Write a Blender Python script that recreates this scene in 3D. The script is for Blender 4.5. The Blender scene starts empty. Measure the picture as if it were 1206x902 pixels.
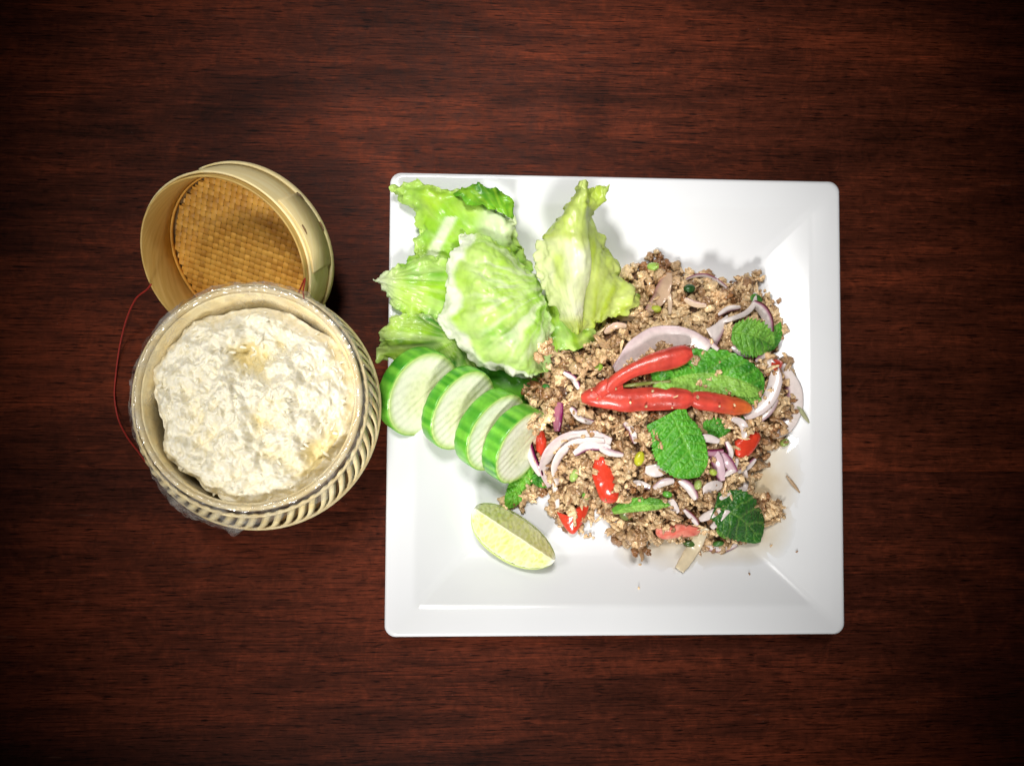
import bpy, bmesh, math, random
import numpy as np
from mathutils import Vector, Matrix, noise as mn

random.seed(7)
rng = np.random.default_rng(7)
scene = bpy.context.scene
COL = scene.collection
MM = 0.001

# ------------------------------------------------------------------ camera
CAM = np.array([-87.324, -10.927, 520.946])          # millimetres
RX, RY, RZ = 0.04503061, -0.05043201, 0.00601366
FPX = 1000.0
cam_d = bpy.data.cameras.new('camera')
cam_d.sensor_width = 36.0
cam_d.lens = 36.0 * FPX / 1206.0
cam_d.clip_start = 0.01
cam_d.clip_end = 50.0
cam = bpy.data.objects.new('camera', cam_d)
COL.objects.link(cam)
cam.location = CAM * MM
cam.rotation_euler = (RX, RY, RZ)
scene.camera = cam

# ------------------------------------------------------------------ world and lamps; narrow spot cones shaped to darken the table edges
world = bpy.data.worlds.new('World')
scene.world = world
world.use_nodes = True
world.node_tree.nodes['Background'].inputs['Color'].default_value = (0.9, 0.95, 1.0, 1)
world.node_tree.nodes['Background'].inputs['Strength'].default_value = 0.018


def lamp(name, loc, target, radius, power, color, cone, blend):
    d = bpy.data.lights.new(name, 'SPOT')
    d.shadow_soft_size = radius
    d.energy = power
    d.color = color
    d.spot_size = math.radians(cone)
    d.spot_blend = blend
    o = bpy.data.objects.new(name, d)
    COL.objects.link(o)
    o.location = loc
    o.rotation_euler = (Vector(target) - Vector(loc)).to_track_quat('-Z', 'Y').to_euler()
    return o


lamp('window_lamp', (-0.25, -1.05, 0.98), (-0.055, 0.035, 0), 0.17, 90, (1.0, 0.975, 0.93), 19.5, 0.6)
lamp('overhead_fill', (-0.16, 0.62, 1.30), (-0.055, 0.045, 0), 0.20, 90, (1.0, 0.975, 0.94), 19, 0.65)  # unseen fill lamp added overhead, its cone kept tight for dark edges
lamp('side_lamp', (-0.72, 0.16, 1.15), (-0.02, 0.03, 0), 0.18, 26, (1.0, 0.975, 0.94), 19, 0.7)

scene.view_settings.view_transform = 'Standard'
scene.view_settings.look = 'None'
scene.view_settings.gamma = 1
scene.view_settings.exposure = 0.12
scene.render.film_transparent = False
scene.cycles.use_denoising = True
scene.cycles.max_bounces = 8
scene.cycles.transparent_max_bounces = 16


# ------------------------------------------------------------------ geometry helpers (all in millimetres)
def _R(rx, ry, rz):
    cx, sx = math.cos(rx), math.sin(rx)
    cy, sy = math.cos(ry), math.sin(ry)
    cz, sz = math.cos(rz), math.sin(rz)
    X = np.array([[1, 0, 0], [0, cx, -sx], [0, sx, cx]])
    Y = np.array([[cy, 0, sy], [0, 1, 0], [-sy, 0, cy]])
    Z = np.array([[cz, -sz, 0], [sz, cz, 0], [0, 0, 1]])
    return Z @ Y @ X


CM = _R(RX, RY, RZ)


def P(px, py, z=0.0):
    """the place, at height z, of a point measured in the photograph"""
    d = CM @ np.array([(px - 603) / FPX, -(py - 451) / FPX, -1.0])
    return CAM + d * ((z - CAM[2]) / d[2])


def fbm(p, s, o=3):
    return mn.fractal(Vector((p[0] * s, p[1] * s, p[2] * s)), 1.0, 2.0, o)


def sstep(a, b, x):
    t = np.clip((np.asarray(x, float) - a) / (b - a), 0, 1)
    return t * t * (3 - 2 * t)


def lerp(a, b, t):
    return np.asarray(a, float) * (1 - t) + np.asarray(b, float) * t


def crom(pts, n):
    """Catmull-Rom curve through pts (any dimension), n samples"""
    p = np.asarray(pts, float)
    if len(p) == 2:
        t = np.linspace(0, 1, n)[:, None]
        return p[0] * (1 - t) + p[1] * t
    q = np.vstack([2 * p[0] - p[1], p, 2 * p[-1] - p[-2]])
    m = len(p) - 1
    out = []
    for x in np.linspace(0, m, n):
        i = min(int(x), m - 1)
        t = x - i
        a, b, c, d = q[i], q[i + 1], q[i + 2], q[i + 3]
        out.append(0.5 * (2 * b + (c - a) * t + (2 * a - 5 * b + 4 * c - d) * t * t + (3 * b - a - 3 * c + d) * t ** 3))
    return np.array(out)


def world_off(parent):
    off = np.zeros(3)
    while parent is not None:
        off += np.array(parent.location) / MM
        parent = parent.parent
    return off


def make(name, V, F, mat, parent=None, cols=None, smooth=True, origin=None, kind=None, solid=0.0):
    """one mesh object from world-space millimetre vertices"""
    V = np.asarray(V, float)
    if parent is not None:
        off = world_off(parent)
    elif origin is not None:
        off = np.asarray(origin, float)
    else:
        off = np.array([(V[:, 0].min() + V[:, 0].max()) / 2, (V[:, 1].min() + V[:, 1].max()) / 2, V[:, 2].min()])
    me = bpy.data.meshes.new(name)
    W = (V - off) * MM
    if isinstance(F, np.ndarray):
        k = F.shape[1]
        me.vertices.add(len(W)); me.vertices.foreach_set('co', W.astype(np.float32).ravel())
        me.loops.add(F.size); me.loops.foreach_set('vertex_index', F.astype(np.int32).ravel())
        me.polygons.add(len(F))
        me.polygons.foreach_set('loop_start', np.arange(0, F.size, k, dtype=np.int32))
        me.polygons.foreach_set('loop_total', np.full(len(F), k, dtype=np.int32))
        me.update(calc_edges=True)
    else:
        me.from_pydata([tuple(v) for v in W], [], F)
    me.validate()
    if cols is not None:
        a = me.color_attributes.new('col', 'FLOAT_COLOR', 'POINT')
        c = np.ones((len(W), 4), np.float32)
        c[:, :3] = np.asarray(cols, float)
        a.data.foreach_set('color', c.ravel())
    me.materials.append(mat)
    if smooth:
        me.polygons.foreach_set('use_smooth', [True] * len(me.polygons))
    ob = bpy.data.objects.new(name, me)
    COL.objects.link(ob)
    if parent is not None:
        ob.parent = parent
    else:
        ob.location = off * MM
    if kind:
        ob['kind'] = kind
    if solid:
        m = ob.modifiers.new('thickness', 'SOLIDIFY')
        m.thickness = solid * MM
        m.offset = 0
    return ob


def tag(o, label, cat, group=None, kind=None):
    o['label'] = label
    o['category'] = cat
    if group:
        o['group'] = group
    if kind:
        o['kind'] = kind
    return o


def thing(name, loc, label, cat, group=None):
    o = bpy.data.objects.new(name, None)
    COL.objects.link(o)
    o.empty_display_size = 0.01
    o.location = np.asarray(loc, float) * MM
    return tag(o, label, cat, group)


def loft(loops, close=True, cap0=False, cap1=False):
    n = len(loops[0])
    V = np.vstack(loops)
    F = []
    for i in range(len(loops) - 1):
        for j in range(n if close else n - 1):
            k = (j + 1) % n
            F.append((i * n + j, i * n + k, (i + 1) * n + k, (i + 1) * n + j))
    if cap0:
        F.append(tuple(range(n))[::-1])
    if cap1:
        b = (len(loops) - 1) * n
        F.append(tuple(b + j for j in range(n)))
    return V, F


def gridfaces(nu, nv):
    return [(i * nv + j, i * nv + j + 1, (i + 1) * nv + j + 1, (i + 1) * nv + j) for i in range(nu - 1) for j in range(nv - 1)]


def frames(C):
    T = np.gradient(C, axis=0)
    T /= np.linalg.norm(T, axis=1)[:, None] + 1e-9
    up = np.array([0, 0, 1.0])
    S = np.cross(up, T)
    l = np.linalg.norm(S, axis=1)[:, None]
    S = np.where(l > 0.05, S / (l + 1e-9), np.array([1.0, 0, 0]))
    U = np.cross(T, S)
    return T, S, U


def tube(path, radii, n=14, ns=40, flat=1.0, bump=0.0, seed=0):
    """round tube through path with radii; returns V, F, s(0..1 along), a(angle)"""
    C = crom(path, ns)
    r = crom(np.asarray(radii, float)[:, None], ns)[:, 0].clip(0.02)
    T, S, U = frames(C)
    loops, s, ang = [], [], []
    for i in range(ns):
        a = np.linspace(0, 2 * np.pi, n, endpoint=False)
        rr = np.full(n, r[i])
        if bump:
            rr = rr * (1 + bump * np.array([fbm(C[i] + 9 * np.array([math.cos(x), math.sin(x), seed]), 0.09) for x in a]))
        loops.append(C[i] + np.outer(np.cos(a) * rr, S[i]) + np.outer(np.sin(a) * rr * flat, U[i]))
        s += [i / (ns - 1)] * n
        ang += list(a)
    V, F = loft(loops, True, True, True)
    return V, F, np.array(s), np.array(ang)


# ------------------------------------------------------------------ materials
def new_mat(name):
    m = bpy.data.materials.new(name)
    m.use_nodes = True
    nt = m.node_tree
    return m, nt, nt.nodes['Principled BSDF'], nt.nodes['Material Output']


def N(nt, t, **kw):
    n = nt.nodes.new(t)
    for k, v in kw.items():
        if k.startswith('i_'):
            n.inputs[k[2:]].default_value = v
        else:
            setattr(n, k, v)
    return n


def ramp(nt, stops):
    n = nt.nodes.new('ShaderNodeValToRGB')
    e = n.color_ramp.elements
    while len(e) < len(stops):
        e.new(0.5)
    for x, (p, c) in zip(e, stops):
        x.position = p
        x.color = (*c, 1) if len(c) == 3 else c
    return n


def noise_tex(nt, scale, detail=4, rough=0.55, coord='Object', stretch=None, distortion=0.0):
    tc = N(nt, 'ShaderNodeTexCoord')
    mp = N(nt, 'ShaderNodeMapping')
    if stretch:
        mp.inputs['Scale'].default_value = stretch
    nt.links.new(tc.outputs[coord], mp.inputs['Vector'])
    n = N(nt, 'ShaderNodeTexNoise')
    n.inputs['Scale'].default_value = scale
    n.inputs['Detail'].default_value = detail
    n.inputs['Roughness'].default_value = rough
    n.inputs['Distortion'].default_value = distortion
    nt.links.new(mp.outputs['Vector'], n.inputs['Vector'])
    return n


def mixc(nt, blend, fac, a, b):
    n = N(nt, 'ShaderNodeMix', data_type='RGBA', blend_type=blend)
    for sock, v in ((n.inputs[0], fac), (n.inputs[6], a), (n.inputs[7], b)):
        if hasattr(v, 'is_output') or hasattr(v, 'links'):
            nt.links.new(v, sock)
        elif isinstance(v, (int, float)):
            sock.default_value = v
        else:
            sock.default_value = (*v, 1)
    return n.outputs[2]


def organic(name, col=None, rough=0.4, trans=0.0, spec=0.5, var=0.25, vscale=220, bump=0.2, bscale=500, sss=0.0, sss_r=(1, .5, .3),
            coat=0.0, use_attr=True, ior=1.45, bdist=0.0004):
    """soft food material: colour from the piece's own 'col' attribute (or one colour) with fine natural variation"""
    m, nt, b, out = new_mat(name)
    L = nt.links.new
    if use_attr:
        src = N(nt, 'ShaderNodeAttribute', attribute_name='col').outputs['Color']
    else:
        src = N(nt, 'ShaderNodeRGB')
        src.outputs[0].default_value = (*col, 1)
        src = src.outputs[0]
    n1 = noise_tex(nt, vscale, 5)
    r1 = ramp(nt, [(0.25, (1 - var,) * 3), (0.75, (1 + var,) * 3)])
    L(n1.outputs['Fac'], r1.inputs['Fac'])
    c = mixc(nt, 'MULTIPLY', 1.0, src, r1.outputs['Color'])
    L(c, b.inputs['Base Color'])
    b.inputs['Roughness'].default_value = rough
    b.inputs['Specular IOR Level'].default_value = spec
    b.inputs['IOR'].default_value = ior
    b.inputs['Coat Weight'].default_value = coat
    b.inputs['Coat Roughness'].default_value = 0.12
    if sss:
        b.inputs['Subsurface Weight'].default_value = sss
        b.inputs['Subsurface Radius'].default_value = sss_r
        b.inputs['Subsurface Scale'].default_value = 0.002
    if bump:
        n2 = noise_tex(nt, bscale, 4)
        bp = N(nt, 'ShaderNodeBump')
        bp.inputs['Strength'].default_value = bump
        bp.inputs['Distance'].default_value = bdist
        L(n2.outputs['Fac'], bp.inputs['Height'])
        L(bp.outputs['Normal'], b.inputs['Normal'])
    if trans:
        tr = N(nt, 'ShaderNodeBsdfTranslucent')
        L(c, tr.inputs['Color'])
        mx = N(nt, 'ShaderNodeMixShader')
        mx.inputs[0].default_value = trans
        L(b.outputs[0], mx.inputs[1])
        L(tr.outputs[0], mx.inputs[2])
        L(mx.outputs[0], out.inputs['Surface'])
    return m


def mat_wood(name, tone, shift):
    m, nt, b, out = new_mat(name)
    L = nt.links.new

    def tex(scale, det, rgh, st, dist):
        n = noise_tex(nt, scale, det, rgh, stretch=st, distortion=dist)
        n.inputs['Vector'].links[0].from_node.inputs['Location'].default_value = shift
        return n
    broad = tex(5.0, 4, 0.6, (0.55, 2.4, 1), 0.5)
    streak = tex(26, 6, 0.7, (0.45, 5.5, 1), 0.7)
    fine = tex(150, 5, 0.75, (0.22, 7.0, 1), 0.4)
    pores = tex(260, 2, 0.5, (0.34, 4.2, 1), 0.2)
    ray = tex(70, 4, 0.65, (1.5, 1.3, 1), 1.6)
    c0 = ramp(nt, [(0.28, tuple(x * 0.30 for x in tone)), (0.50, tone), (0.74, tuple(x * k for x, k in zip(tone, (2.5, 2.25, 1.9))))])
    acc = broad.outputs['Fac']
    for n, k in ((streak, 0.55), (ray, 0.36)):
        a = N(nt, 'ShaderNodeMath', operation='MULTIPLY_ADD')
        L(n.outputs['Fac'], a.inputs[0]); a.inputs[1].default_value = k; a.inputs[2].default_value = -k / 2
        q = N(nt, 'ShaderNodeMath', operation='ADD')
        L(acc, q.inputs[0]); L(a.outputs[0], q.inputs[1])
        acc = q.outputs[0]
    L(acc, c0.inputs['Fac'])
    f1 = ramp(nt, [(0.36, (0.30, 0.28, 0.28)), (0.46, (0.88,) * 3), (0.58, (1.12,) * 3), (0.68, (1.9, 1.7, 1.55))])
    L(fine.outputs['Fac'], f1.inputs['Fac'])
    c = mixc(nt, 'MULTIPLY', 1.0, c0.outputs['Color'], f1.outputs['Color'])
    f2 = ramp(nt, [(0.33, (0.22, 0.20, 0.20)), (0.41, (1, 1, 1)), (0.68, (1, 1, 1)), (0.76, (1.8, 1.6, 1.5))])
    L(pores.outputs['Fac'], f2.inputs['Fac'])
    c = mixc(nt, 'MULTIPLY', 1.0, c, f2.outputs['Color'])
    # fine pale scratches and dust in the varnish
    dust = noise_tex(nt, 420, 2, 0.5)
    d1 = ramp(nt, [(0.765, (0, 0, 0)), (0.80, (1, 1, 1))])
    L(dust.outputs['Fac'], d1.inputs['Fac'])
    scr = noise_tex(nt, 38, 2, 0.5, stretch=(0.7, 9, 1), distortion=0.3)
    d2 = ramp(nt, [(0.735, (0, 0, 0)), (0.76, (1, 1, 1))])
    L(scr.outputs['Fac'], d2.inputs['Fac'])
    c = mixc(nt, 'ADD', 0.10, c, mixc(nt, 'MULTIPLY', 1.0, d1.outputs['Color'], (0.5, 0.4, 0.36)))
    c = mixc(nt, 'ADD', 0.05, c, mixc(nt, 'MULTIPLY', 1.0, d2.outputs['Color'], (0.5, 0.3, 0.22)))
    L(c, b.inputs['Base Color'])
    rg = ramp(nt, [(0.3, (0.44,) * 3), (0.7, (0.52,) * 3)])
    L(ray.outputs['Fac'], rg.inputs['Fac'])
    L(rg.outputs['Color'], b.inputs['Roughness'])
    b.inputs['Specular IOR Level'].default_value = 0.06
    bp = N(nt, 'ShaderNodeBump')
    bp.inputs['Strength'].default_value = 0.25
    bp.inputs['Distance'].default_value = 0.0004
    L(fine.outputs['Fac'], bp.inputs['Height'])
    L(bp.outputs['Normal'], b.inputs['Normal'])
    return m


def mat_bamboo(name, lo, hi, rough=0.42, stretch=(1, 1, 14), scale=30, bump=0.25):
    m, nt, b, out = new_mat(name)
    L = nt.links.new
    n = noise_tex(nt, scale, 5, 0.65, stretch=stretch)
    r = ramp(nt, [(0.3, lo), (0.7, hi)])
    L(n.outputs['Fac'], r.inputs['Fac'])
    oi = N(nt, 'ShaderNodeObjectInfo')
    rv = ramp(nt, [(0.0, (0.72, 0.66, 0.58)), (0.4, (1.0, 1.0, 1.0)), (1.0, (1.12, 1.12, 1.1))])
    L(oi.outputs['Random'], rv.inputs['Fac'])
    L(mixc(nt, 'MULTIPLY', 0.85, r.outputs['Color'], rv.outputs['Color']), b.inputs['Base Color'])
    b.inputs['Roughness'].default_value = rough
    bp = N(nt, 'ShaderNodeBump')
    bp.inputs['Strength'].default_value = bump
    bp.inputs['Distance'].default_value = 0.0004
    L(n.outputs['Fac'], bp.inputs['Height'])
    L(bp.outputs['Normal'], b.inputs['Normal'])
    return m


def mat_porcelain():
    m, nt, b, out = new_mat('white_glazed_porcelain')
    n = noise_tex(nt, 14, 3)
    r = ramp(nt, [(0.3, (0.71, 0.72, 0.745)), (0.7, (0.74, 0.75, 0.77))])
    nt.links.new(n.outputs['Fac'], r.inputs['Fac'])
    nt.links.new(r.outputs['Color'], b.inputs['Base Color'])
    b.inputs['Roughness'].default_value = 0.16
    b.inputs['IOR'].default_value = 1.5
    bp = N(nt, 'ShaderNodeBump')
    bp.inputs['Strength'].default_value = 0.018
    bp.inputs['Distance'].default_value = 0.001
    n2 = noise_tex(nt, 40, 2)
    nt.links.new(n2.outputs['Fac'], bp.inputs['Height'])
    nt.links.new(bp.outputs['Normal'], b.inputs['Normal'])
    return m


def mat_film():
    m, nt, b, out = new_mat('clear_plastic_film')
    L = nt.links.new
    tr = N(nt, 'ShaderNodeBsdfTransparent')
    tr.inputs['Color'].default_value = (0.97, 0.97, 0.97, 1)
    gl = N(nt, 'ShaderNodeBsdfGlossy')
    gl.inputs['Roughness'].default_value = 0.12
    df = N(nt, 'ShaderNodeBsdfTranslucent')
    df.inputs['Color'].default_value = (0.9, 0.9, 0.9, 1)
    d2 = N(nt, 'ShaderNodeBsdfDiffuse')
    d2.inputs['Color'].default_value = (0.85, 0.85, 0.85, 1)
    n = noise_tex(nt, 130, 4, 0.6, stretch=(1, 1, 0.5), distortion=1.2)
    bp = N(nt, 'ShaderNodeBump')
    bp.inputs['Strength'].default_value = 0.35
    bp.inputs['Distance'].default_value = 0.001
    L(n.outputs['Fac'], bp.inputs['Height'])
    for x in (gl, df, d2):
        L(bp.outputs['Normal'], x.inputs['Normal'])
    mz = N(nt, 'ShaderNodeMixShader')
    mz.inputs[0].default_value = 0.5
    L(df.outputs[0], mz.inputs[1]); L(d2.outputs[0], mz.inputs[2])
    n3 = noise_tex(nt, 70, 5, 0.65, distortion=0.8)
    r3 = ramp(nt, [(0.42, (0.03,) * 3), (0.74, (0.55,) * 3)])
    L(n3.outputs['Fac'], r3.inputs['Fac'])
    m1 = N(nt, 'ShaderNodeMixShader')
    L(r3.outputs['Color'], m1.inputs[0])
    L(tr.outputs[0], m1.inputs[1]); L(mz.outputs[0], m1.inputs[2])
    m2 = N(nt, 'ShaderNodeMixShader')
    m2.inputs[0].default_value = 0.07
    L(m1.outputs[0], m2.inputs[1]); L(gl.outputs[0], m2.inputs[2])
    L(m2.outputs[0], out.inputs['Surface'])
    return m


def mat_sauce():
    m, nt, b, out = new_mat('thin_oily_juice')
    L = nt.links.new
    tr = N(nt, 'ShaderNodeBsdfTransparent')
    n = noise_tex(nt, 45, 4, 0.6)
    r = ramp(nt, [(0.35, (0.92, 0.86, 0.74)), (0.7, (0.76, 0.64, 0.44))])
    L(n.outputs['Fac'], r.inputs['Fac'])
    th = N(nt, 'ShaderNodeAttribute', attribute_name='col')
    L(mixc(nt, 'MIX', th.outputs['Fac'], (1, 1, 1), r.outputs['Color']), tr.inputs['Color'])
    gl = N(nt, 'ShaderNodeBsdfGlossy')
    gl.inputs['Roughness'].default_value = 0.05
    fr = N(nt, 'ShaderNodeFresnel')
    fr.inputs['IOR'].default_value = 1.4
    mx = N(nt, 'ShaderNodeMixShader')
    L(fr.outputs[0], mx.inputs[0]); L(tr.outputs[0], mx.inputs[1]); L(gl.outputs[0], mx.inputs[2])
    L(mx.outputs[0], out.inputs['Surface'])
    return m


M = {}
M['wood_red'] = mat_wood('red_stained_wood', (0.070, 0.0150, 0.0066), (0, 0, 0))
M['wood_dimmed'] = mat_wood('dimmed_stained_wood', (0.056, 0.0124, 0.0060), (1.7, 0.6, 0.2))  # same wood darkened, standing in for light falling off towards the front
M['porcelain'] = mat_porcelain()
M['bamboo'] = mat_bamboo('pale_bamboo', (0.86, 0.68, 0.30), (0.95, 0.83, 0.50))
M['bamboo_in'] = mat_bamboo('inner_bamboo', (0.62, 0.40, 0.10), (0.82, 0.60, 0.22))  # darker orange copy: shade and bounced light inside the lid put into colour
M['weave'] = mat_bamboo('amber_bamboo_weave', (0.55, 0.25, 0.03), (0.84, 0.48, 0.09), rough=0.5, stretch=(1, 1, 1), scale=90)
M['straw'] = mat_bamboo('pale_basket_straw', (0.80, 0.62, 0.29), (0.95, 0.84, 0.54), stretch=(1, 1, 1), scale=120)
M['basket_core'] = mat_bamboo('brown_basket_core', (0.11, 0.055, 0.018), (0.24, 0.14, 0.05), stretch=(1, 1, 1), scale=90)
M['rice'] = organic('cooked_rice', None, 0.40, var=0.04, vscale=160, bump=0.12, sss=0.10, sss_r=(1.0, 0.85, 0.55))
M['film'] = mat_film()
M['sauce'] = mat_sauce()
M['lettuce'] = organic('lettuce', None, 0.34, trans=0.42, var=0.12, vscale=150, bump=0.25, bscale=260, coat=0.15, bdist=0.0008)
M['mint'] = organic('mint_leaf', None, 0.38, trans=0.18, var=0.18, vscale=400, bump=0.3, bscale=900, coat=0.1)


def quilt_bump(m, scale, strength, dist):
    """puckered leaf skin between the smallest veins"""
    nt = m.node_tree
    b = nt.nodes['Principled BSDF']
    tc = N(nt, 'ShaderNodeTexCoord')
    nz = N(nt, 'ShaderNodeTexNoise', i_Scale=260.0)
    mx = N(nt, 'ShaderNodeVectorMath', operation='MULTIPLY_ADD')
    nt.links.new(tc.outputs['Object'], nz.inputs['Vector'])
    nt.links.new(nz.outputs['Color'], mx.inputs[0])
    mx.inputs[1].default_value = (0.0016,) * 3
    nt.links.new(tc.outputs['Object'], mx.inputs[2])
    v = N(nt, 'ShaderNodeTexVoronoi', feature='SMOOTH_F1')
    v.inputs['Scale'].default_value = scale
    nt.links.new(mx.outputs[0], v.inputs['Vector'])
    bp = N(nt, 'ShaderNodeBump', invert=True)
    bp.inputs['Strength'].default_value = strength
    bp.inputs['Distance'].default_value = dist
    nt.links.new(v.outputs['Distance'], bp.inputs['Height'])
    old = b.inputs['Normal'].links[0].from_node
    nt.links.new(bp.outputs['Normal'], old.inputs['Normal'])


quilt_bump(M['mint'], 520, 0.9, 0.0012)
M['cuke_skin'] = organic('cucumber_skin', None, 0.3, var=0.15, vscale=300, bump=0.12, coat=0.25)
M['cuke'] = organic('cucumber_flesh', None, 0.25, trans=0.12, var=0.08, vscale=300, bump=0.2, bscale=700, coat=0.2)
M['lime'] = organic('lime_flesh', None, 0.24, trans=0.15, var=0.12, vscale=260, bump=0.35, bscale=420, coat=0.3, bdist=0.0006)
M['lime_skin'] = organic('lime_skin', None, 0.35, var=0.1, vscale=400, bump=0.3, bscale=1500)
M['meat'] = organic('minced_meat', None, 0.30, var=0.38, vscale=700, bump=0.8, bscale=1100, bdist=0.0009, coat=0.5)
M['chili'] = organic('glossy_red_chilli', None, 0.30, trans=0.08, var=0.3, vscale=120, bump=0.5, bscale=170, coat=0.18, bdist=0.0012)
M['tomato'] = organic('red_pepper_piece', None, 0.22, var=0.2, vscale=260, bump=0.4, bscale=420, coat=0.35, bdist=0.0006)
M['onion'] = organic('red_onion', None, 0.24, trans=0.2, var=0.12, vscale=300, bump=0.15, bscale=400, coat=0.3)
M['scallion'] = organic('green_onion', None, 0.3, trans=0.15, var=0.15, vscale=400, bump=0.1, coat=0.2)
M['cord'] = organic('red_thread', (0.36, 0.028, 0.018), 0.6, var=0.3, vscale=900, bump=0.4, bscale=1600, use_attr=False)

# ------------------------------------------------------------------ table
def build_table():
    t = bpy.data.objects.new('table_top', None)
    COL.objects.link(t)
    t.empty_display_size = 0.01
    tag(t, 'dark reddish brown wooden table top under the plate and the rice basket', 'table', kind='structure')
    for y0, y1, mat in ((-520., -41.05, 'wood_dimmed'), (-40.9, 560., 'wood_red')):
        x0, x1, th = -800., 620., 30.
        bm = bmesh.new()
        bmesh.ops.create_cube(bm, size=1)
        for v in bm.verts:
            v.co = Vector(((x0 if v.co.x < 0 else x1), (y0 if v.co.y < 0 else y1), (-th if v.co.z < 0 else 0)))
        bmesh.ops.bevel(bm, geom=bm.edges[:], offset=0.35, segments=2, affect='EDGES')
        V = np.array([v.co[:] for v in bm.verts])
        F = [[v.index for v in f.verts] for f in bm.faces]
        bm.free()
        make('plank', V, F, M[mat], t, smooth=False)


build_table()

# ------------------------------------------------------------------ plate
PROF = [(0, 23.0), (0.25, 24.4), (1.2, 25.3), (2.6, 25.4), (9, 24.3), (15.2, 23.0), (16.8, 22.55), (18.5, 21.7), (26, 18.0), (36, 12.6),
        (43, 9.2), (46.5, 7.9), (50, 7.2), (56, 6.8), (75, 6.4), (100, 6.1), (125, 6.0)]
HALF = 135.0


def plate_z(x, y):
    d = HALF - max(abs(x), abs(y))
    if d < 0:
        return 0.0
    return float(np.interp(d, [p[0] for p in PROF], [p[1] for p in PROF]))


def rsq(h, r, n=10, side=14):
    """rounded square loop, half size h, corner radius r"""
    pts = []
    for k in range(4):
        a0 = k * math.pi / 2
        cx, cy = [(h - r, h - r), (-h + r, h - r), (-h + r, -h + r), (h - r, -h + r)][k]
        for i in range(n + 1):
            a = a0 + (math.pi / 2) * i / n
            pts.append((cx + r * math.cos(a), cy + r * math.sin(a)))
        nx, ny = [(-h + r, h), (-h, -h + r), (h - r, -h), (h, h - r)][k]
        lx, ly = pts[-1]
        for i in range(1, side):
            pts.append((lx + (nx - lx) * i / side, ly + (ny - ly) * i / side))
    return np.array(pts)


def build_plate():
    loops = []
    outer = [(70, 0.4), (66, 0.0), (62, 0.2), (60, 2.4), (50, 3.6), (40, 7.5), (22, 16.5), (10, 20.2), (2.5, 21.6), (0.5, 22.0)]
    for d, z in outer:
        loops.append((d, z))
    for d, z in PROF:
        loops.append((d, z))
    L3 = []
    for i, (d, z) in enumerate(loops):
        h = HALF - d
        r = 6.5 if d < 3 else (4.0 if d < 30 else 5.0)
        if i < 8:
            r = 9
        r = min(r, h * 0.6)
        q = rsq(h, r)
        # hand-finished porcelain: sides sag by a fraction of a millimetre
        L3.append(np.column_stack([q, np.full(len(q), z)]))
    V, F = loft(L3, True, True, True)
    o = make('square_plate', V, F, M['porcelain'], origin=(0, 0, 0))
    tag(o, 'large white square plate with a wide sloping rim holding the meat salad', 'plate')


build_plate()


# ------------------------------------------------------------------ height of the meat pile
def tpoly(pts, z=18):
    return np.array([P(a, b, z)[:2] for a, b in pts])


PILE_PX = [(760, 308), (778, 300), (790, 312), (805, 322), (830, 324), (855, 333), (872, 332), (885, 324), (893, 338), (906, 350), (912, 368), (918, 385),
           (914, 412), (928, 438), (934, 470), (928, 500), (914, 522), (900, 540), (885, 558), (880, 575), (893, 590), (915, 598), (914, 610), (893, 622),
           (882, 642), (850, 646), (825, 640), (800, 636), (780, 638), (760, 645), (735, 643), (727, 630), (745, 615), (720, 606), (700, 596),
           (690, 618), (668, 622), (655, 600), (650, 575), (628, 584), (600, 598), (594, 590), (615, 578), (638, 560), (624, 545), (614, 510), (622, 488),
           (614, 466), (622, 452), (640, 440), (626, 424), (624, 408), (640, 400), (660, 410), (690, 402), (705, 385), (722, 370), (745, 358),
           (768, 346), (742, 334), (738, 322)]
PILE = tpoly(PILE_PX)
GX0, GY0, GS = -70.0, -110.0, 1.0
GW, GH = 230, 230


def _pile_field():
    xs = GX0 + np.arange(GW) * GS
    ys = GY0 + np.arange(GH) * GS
    X, Y = np.meshgrid(xs, ys)
    ins = np.zeros(X.shape, bool)
    dist = np.full(X.shape, 1e9)
    n = len(PILE)
    for i in range(n):
        a, b = PILE[i], PILE[(i + 1) % n]
        c = ((a[1] > Y) != (b[1] > Y)) & (X < (b[0] - a[0]) * (Y - a[1]) / (b[1] - a[1] + 1e-12) + a[0])
        ins ^= c
        ab = b - a
        t = np.clip(((X - a[0]) * ab[0] + (Y - a[1]) * ab[1]) / (ab @ ab), 0, 1)
        dist = np.minimum(dist, np.hypot(X - a[0] - t * ab[0], Y - a[1] - t * ab[1]))
    d = np.where(ins, dist, -dist)
    base = np.vectorize(plate_z)(X, Y)
    H = base + 23.0 * (1 - np.exp(-np.clip(d, 0, None) / 15.0)) * (d > 0)
    ctr = P(775, 470, 25)
    H += 5.0 * np.exp(-((X - ctr[0]) ** 2 + (Y - ctr[1]) ** 2) / (2 * 38 ** 2)) * (d > 0)
    # the part that spills over the lettuce lies higher
    for (px, py, hh, rr) in ((655, 415, 15, 15), (700, 405, 7, 14), (632, 452, 6, 10)):
        c = P(px, py, 25)
        H += hh * np.exp(-((X - c[0]) ** 2 + (Y - c[1]) ** 2) / (2 * rr ** 2)) * np.clip(1 - H / 45, 0, 1) * (d > -3)
    nz = np.array([[fbm((x, y, 3.1), 0.085, 3) for x in xs] for y in ys])
    H += np.clip(d / 6, 0, 1) * nz * 3.6
    return d, H


PD, PH = _pile_field()


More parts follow.
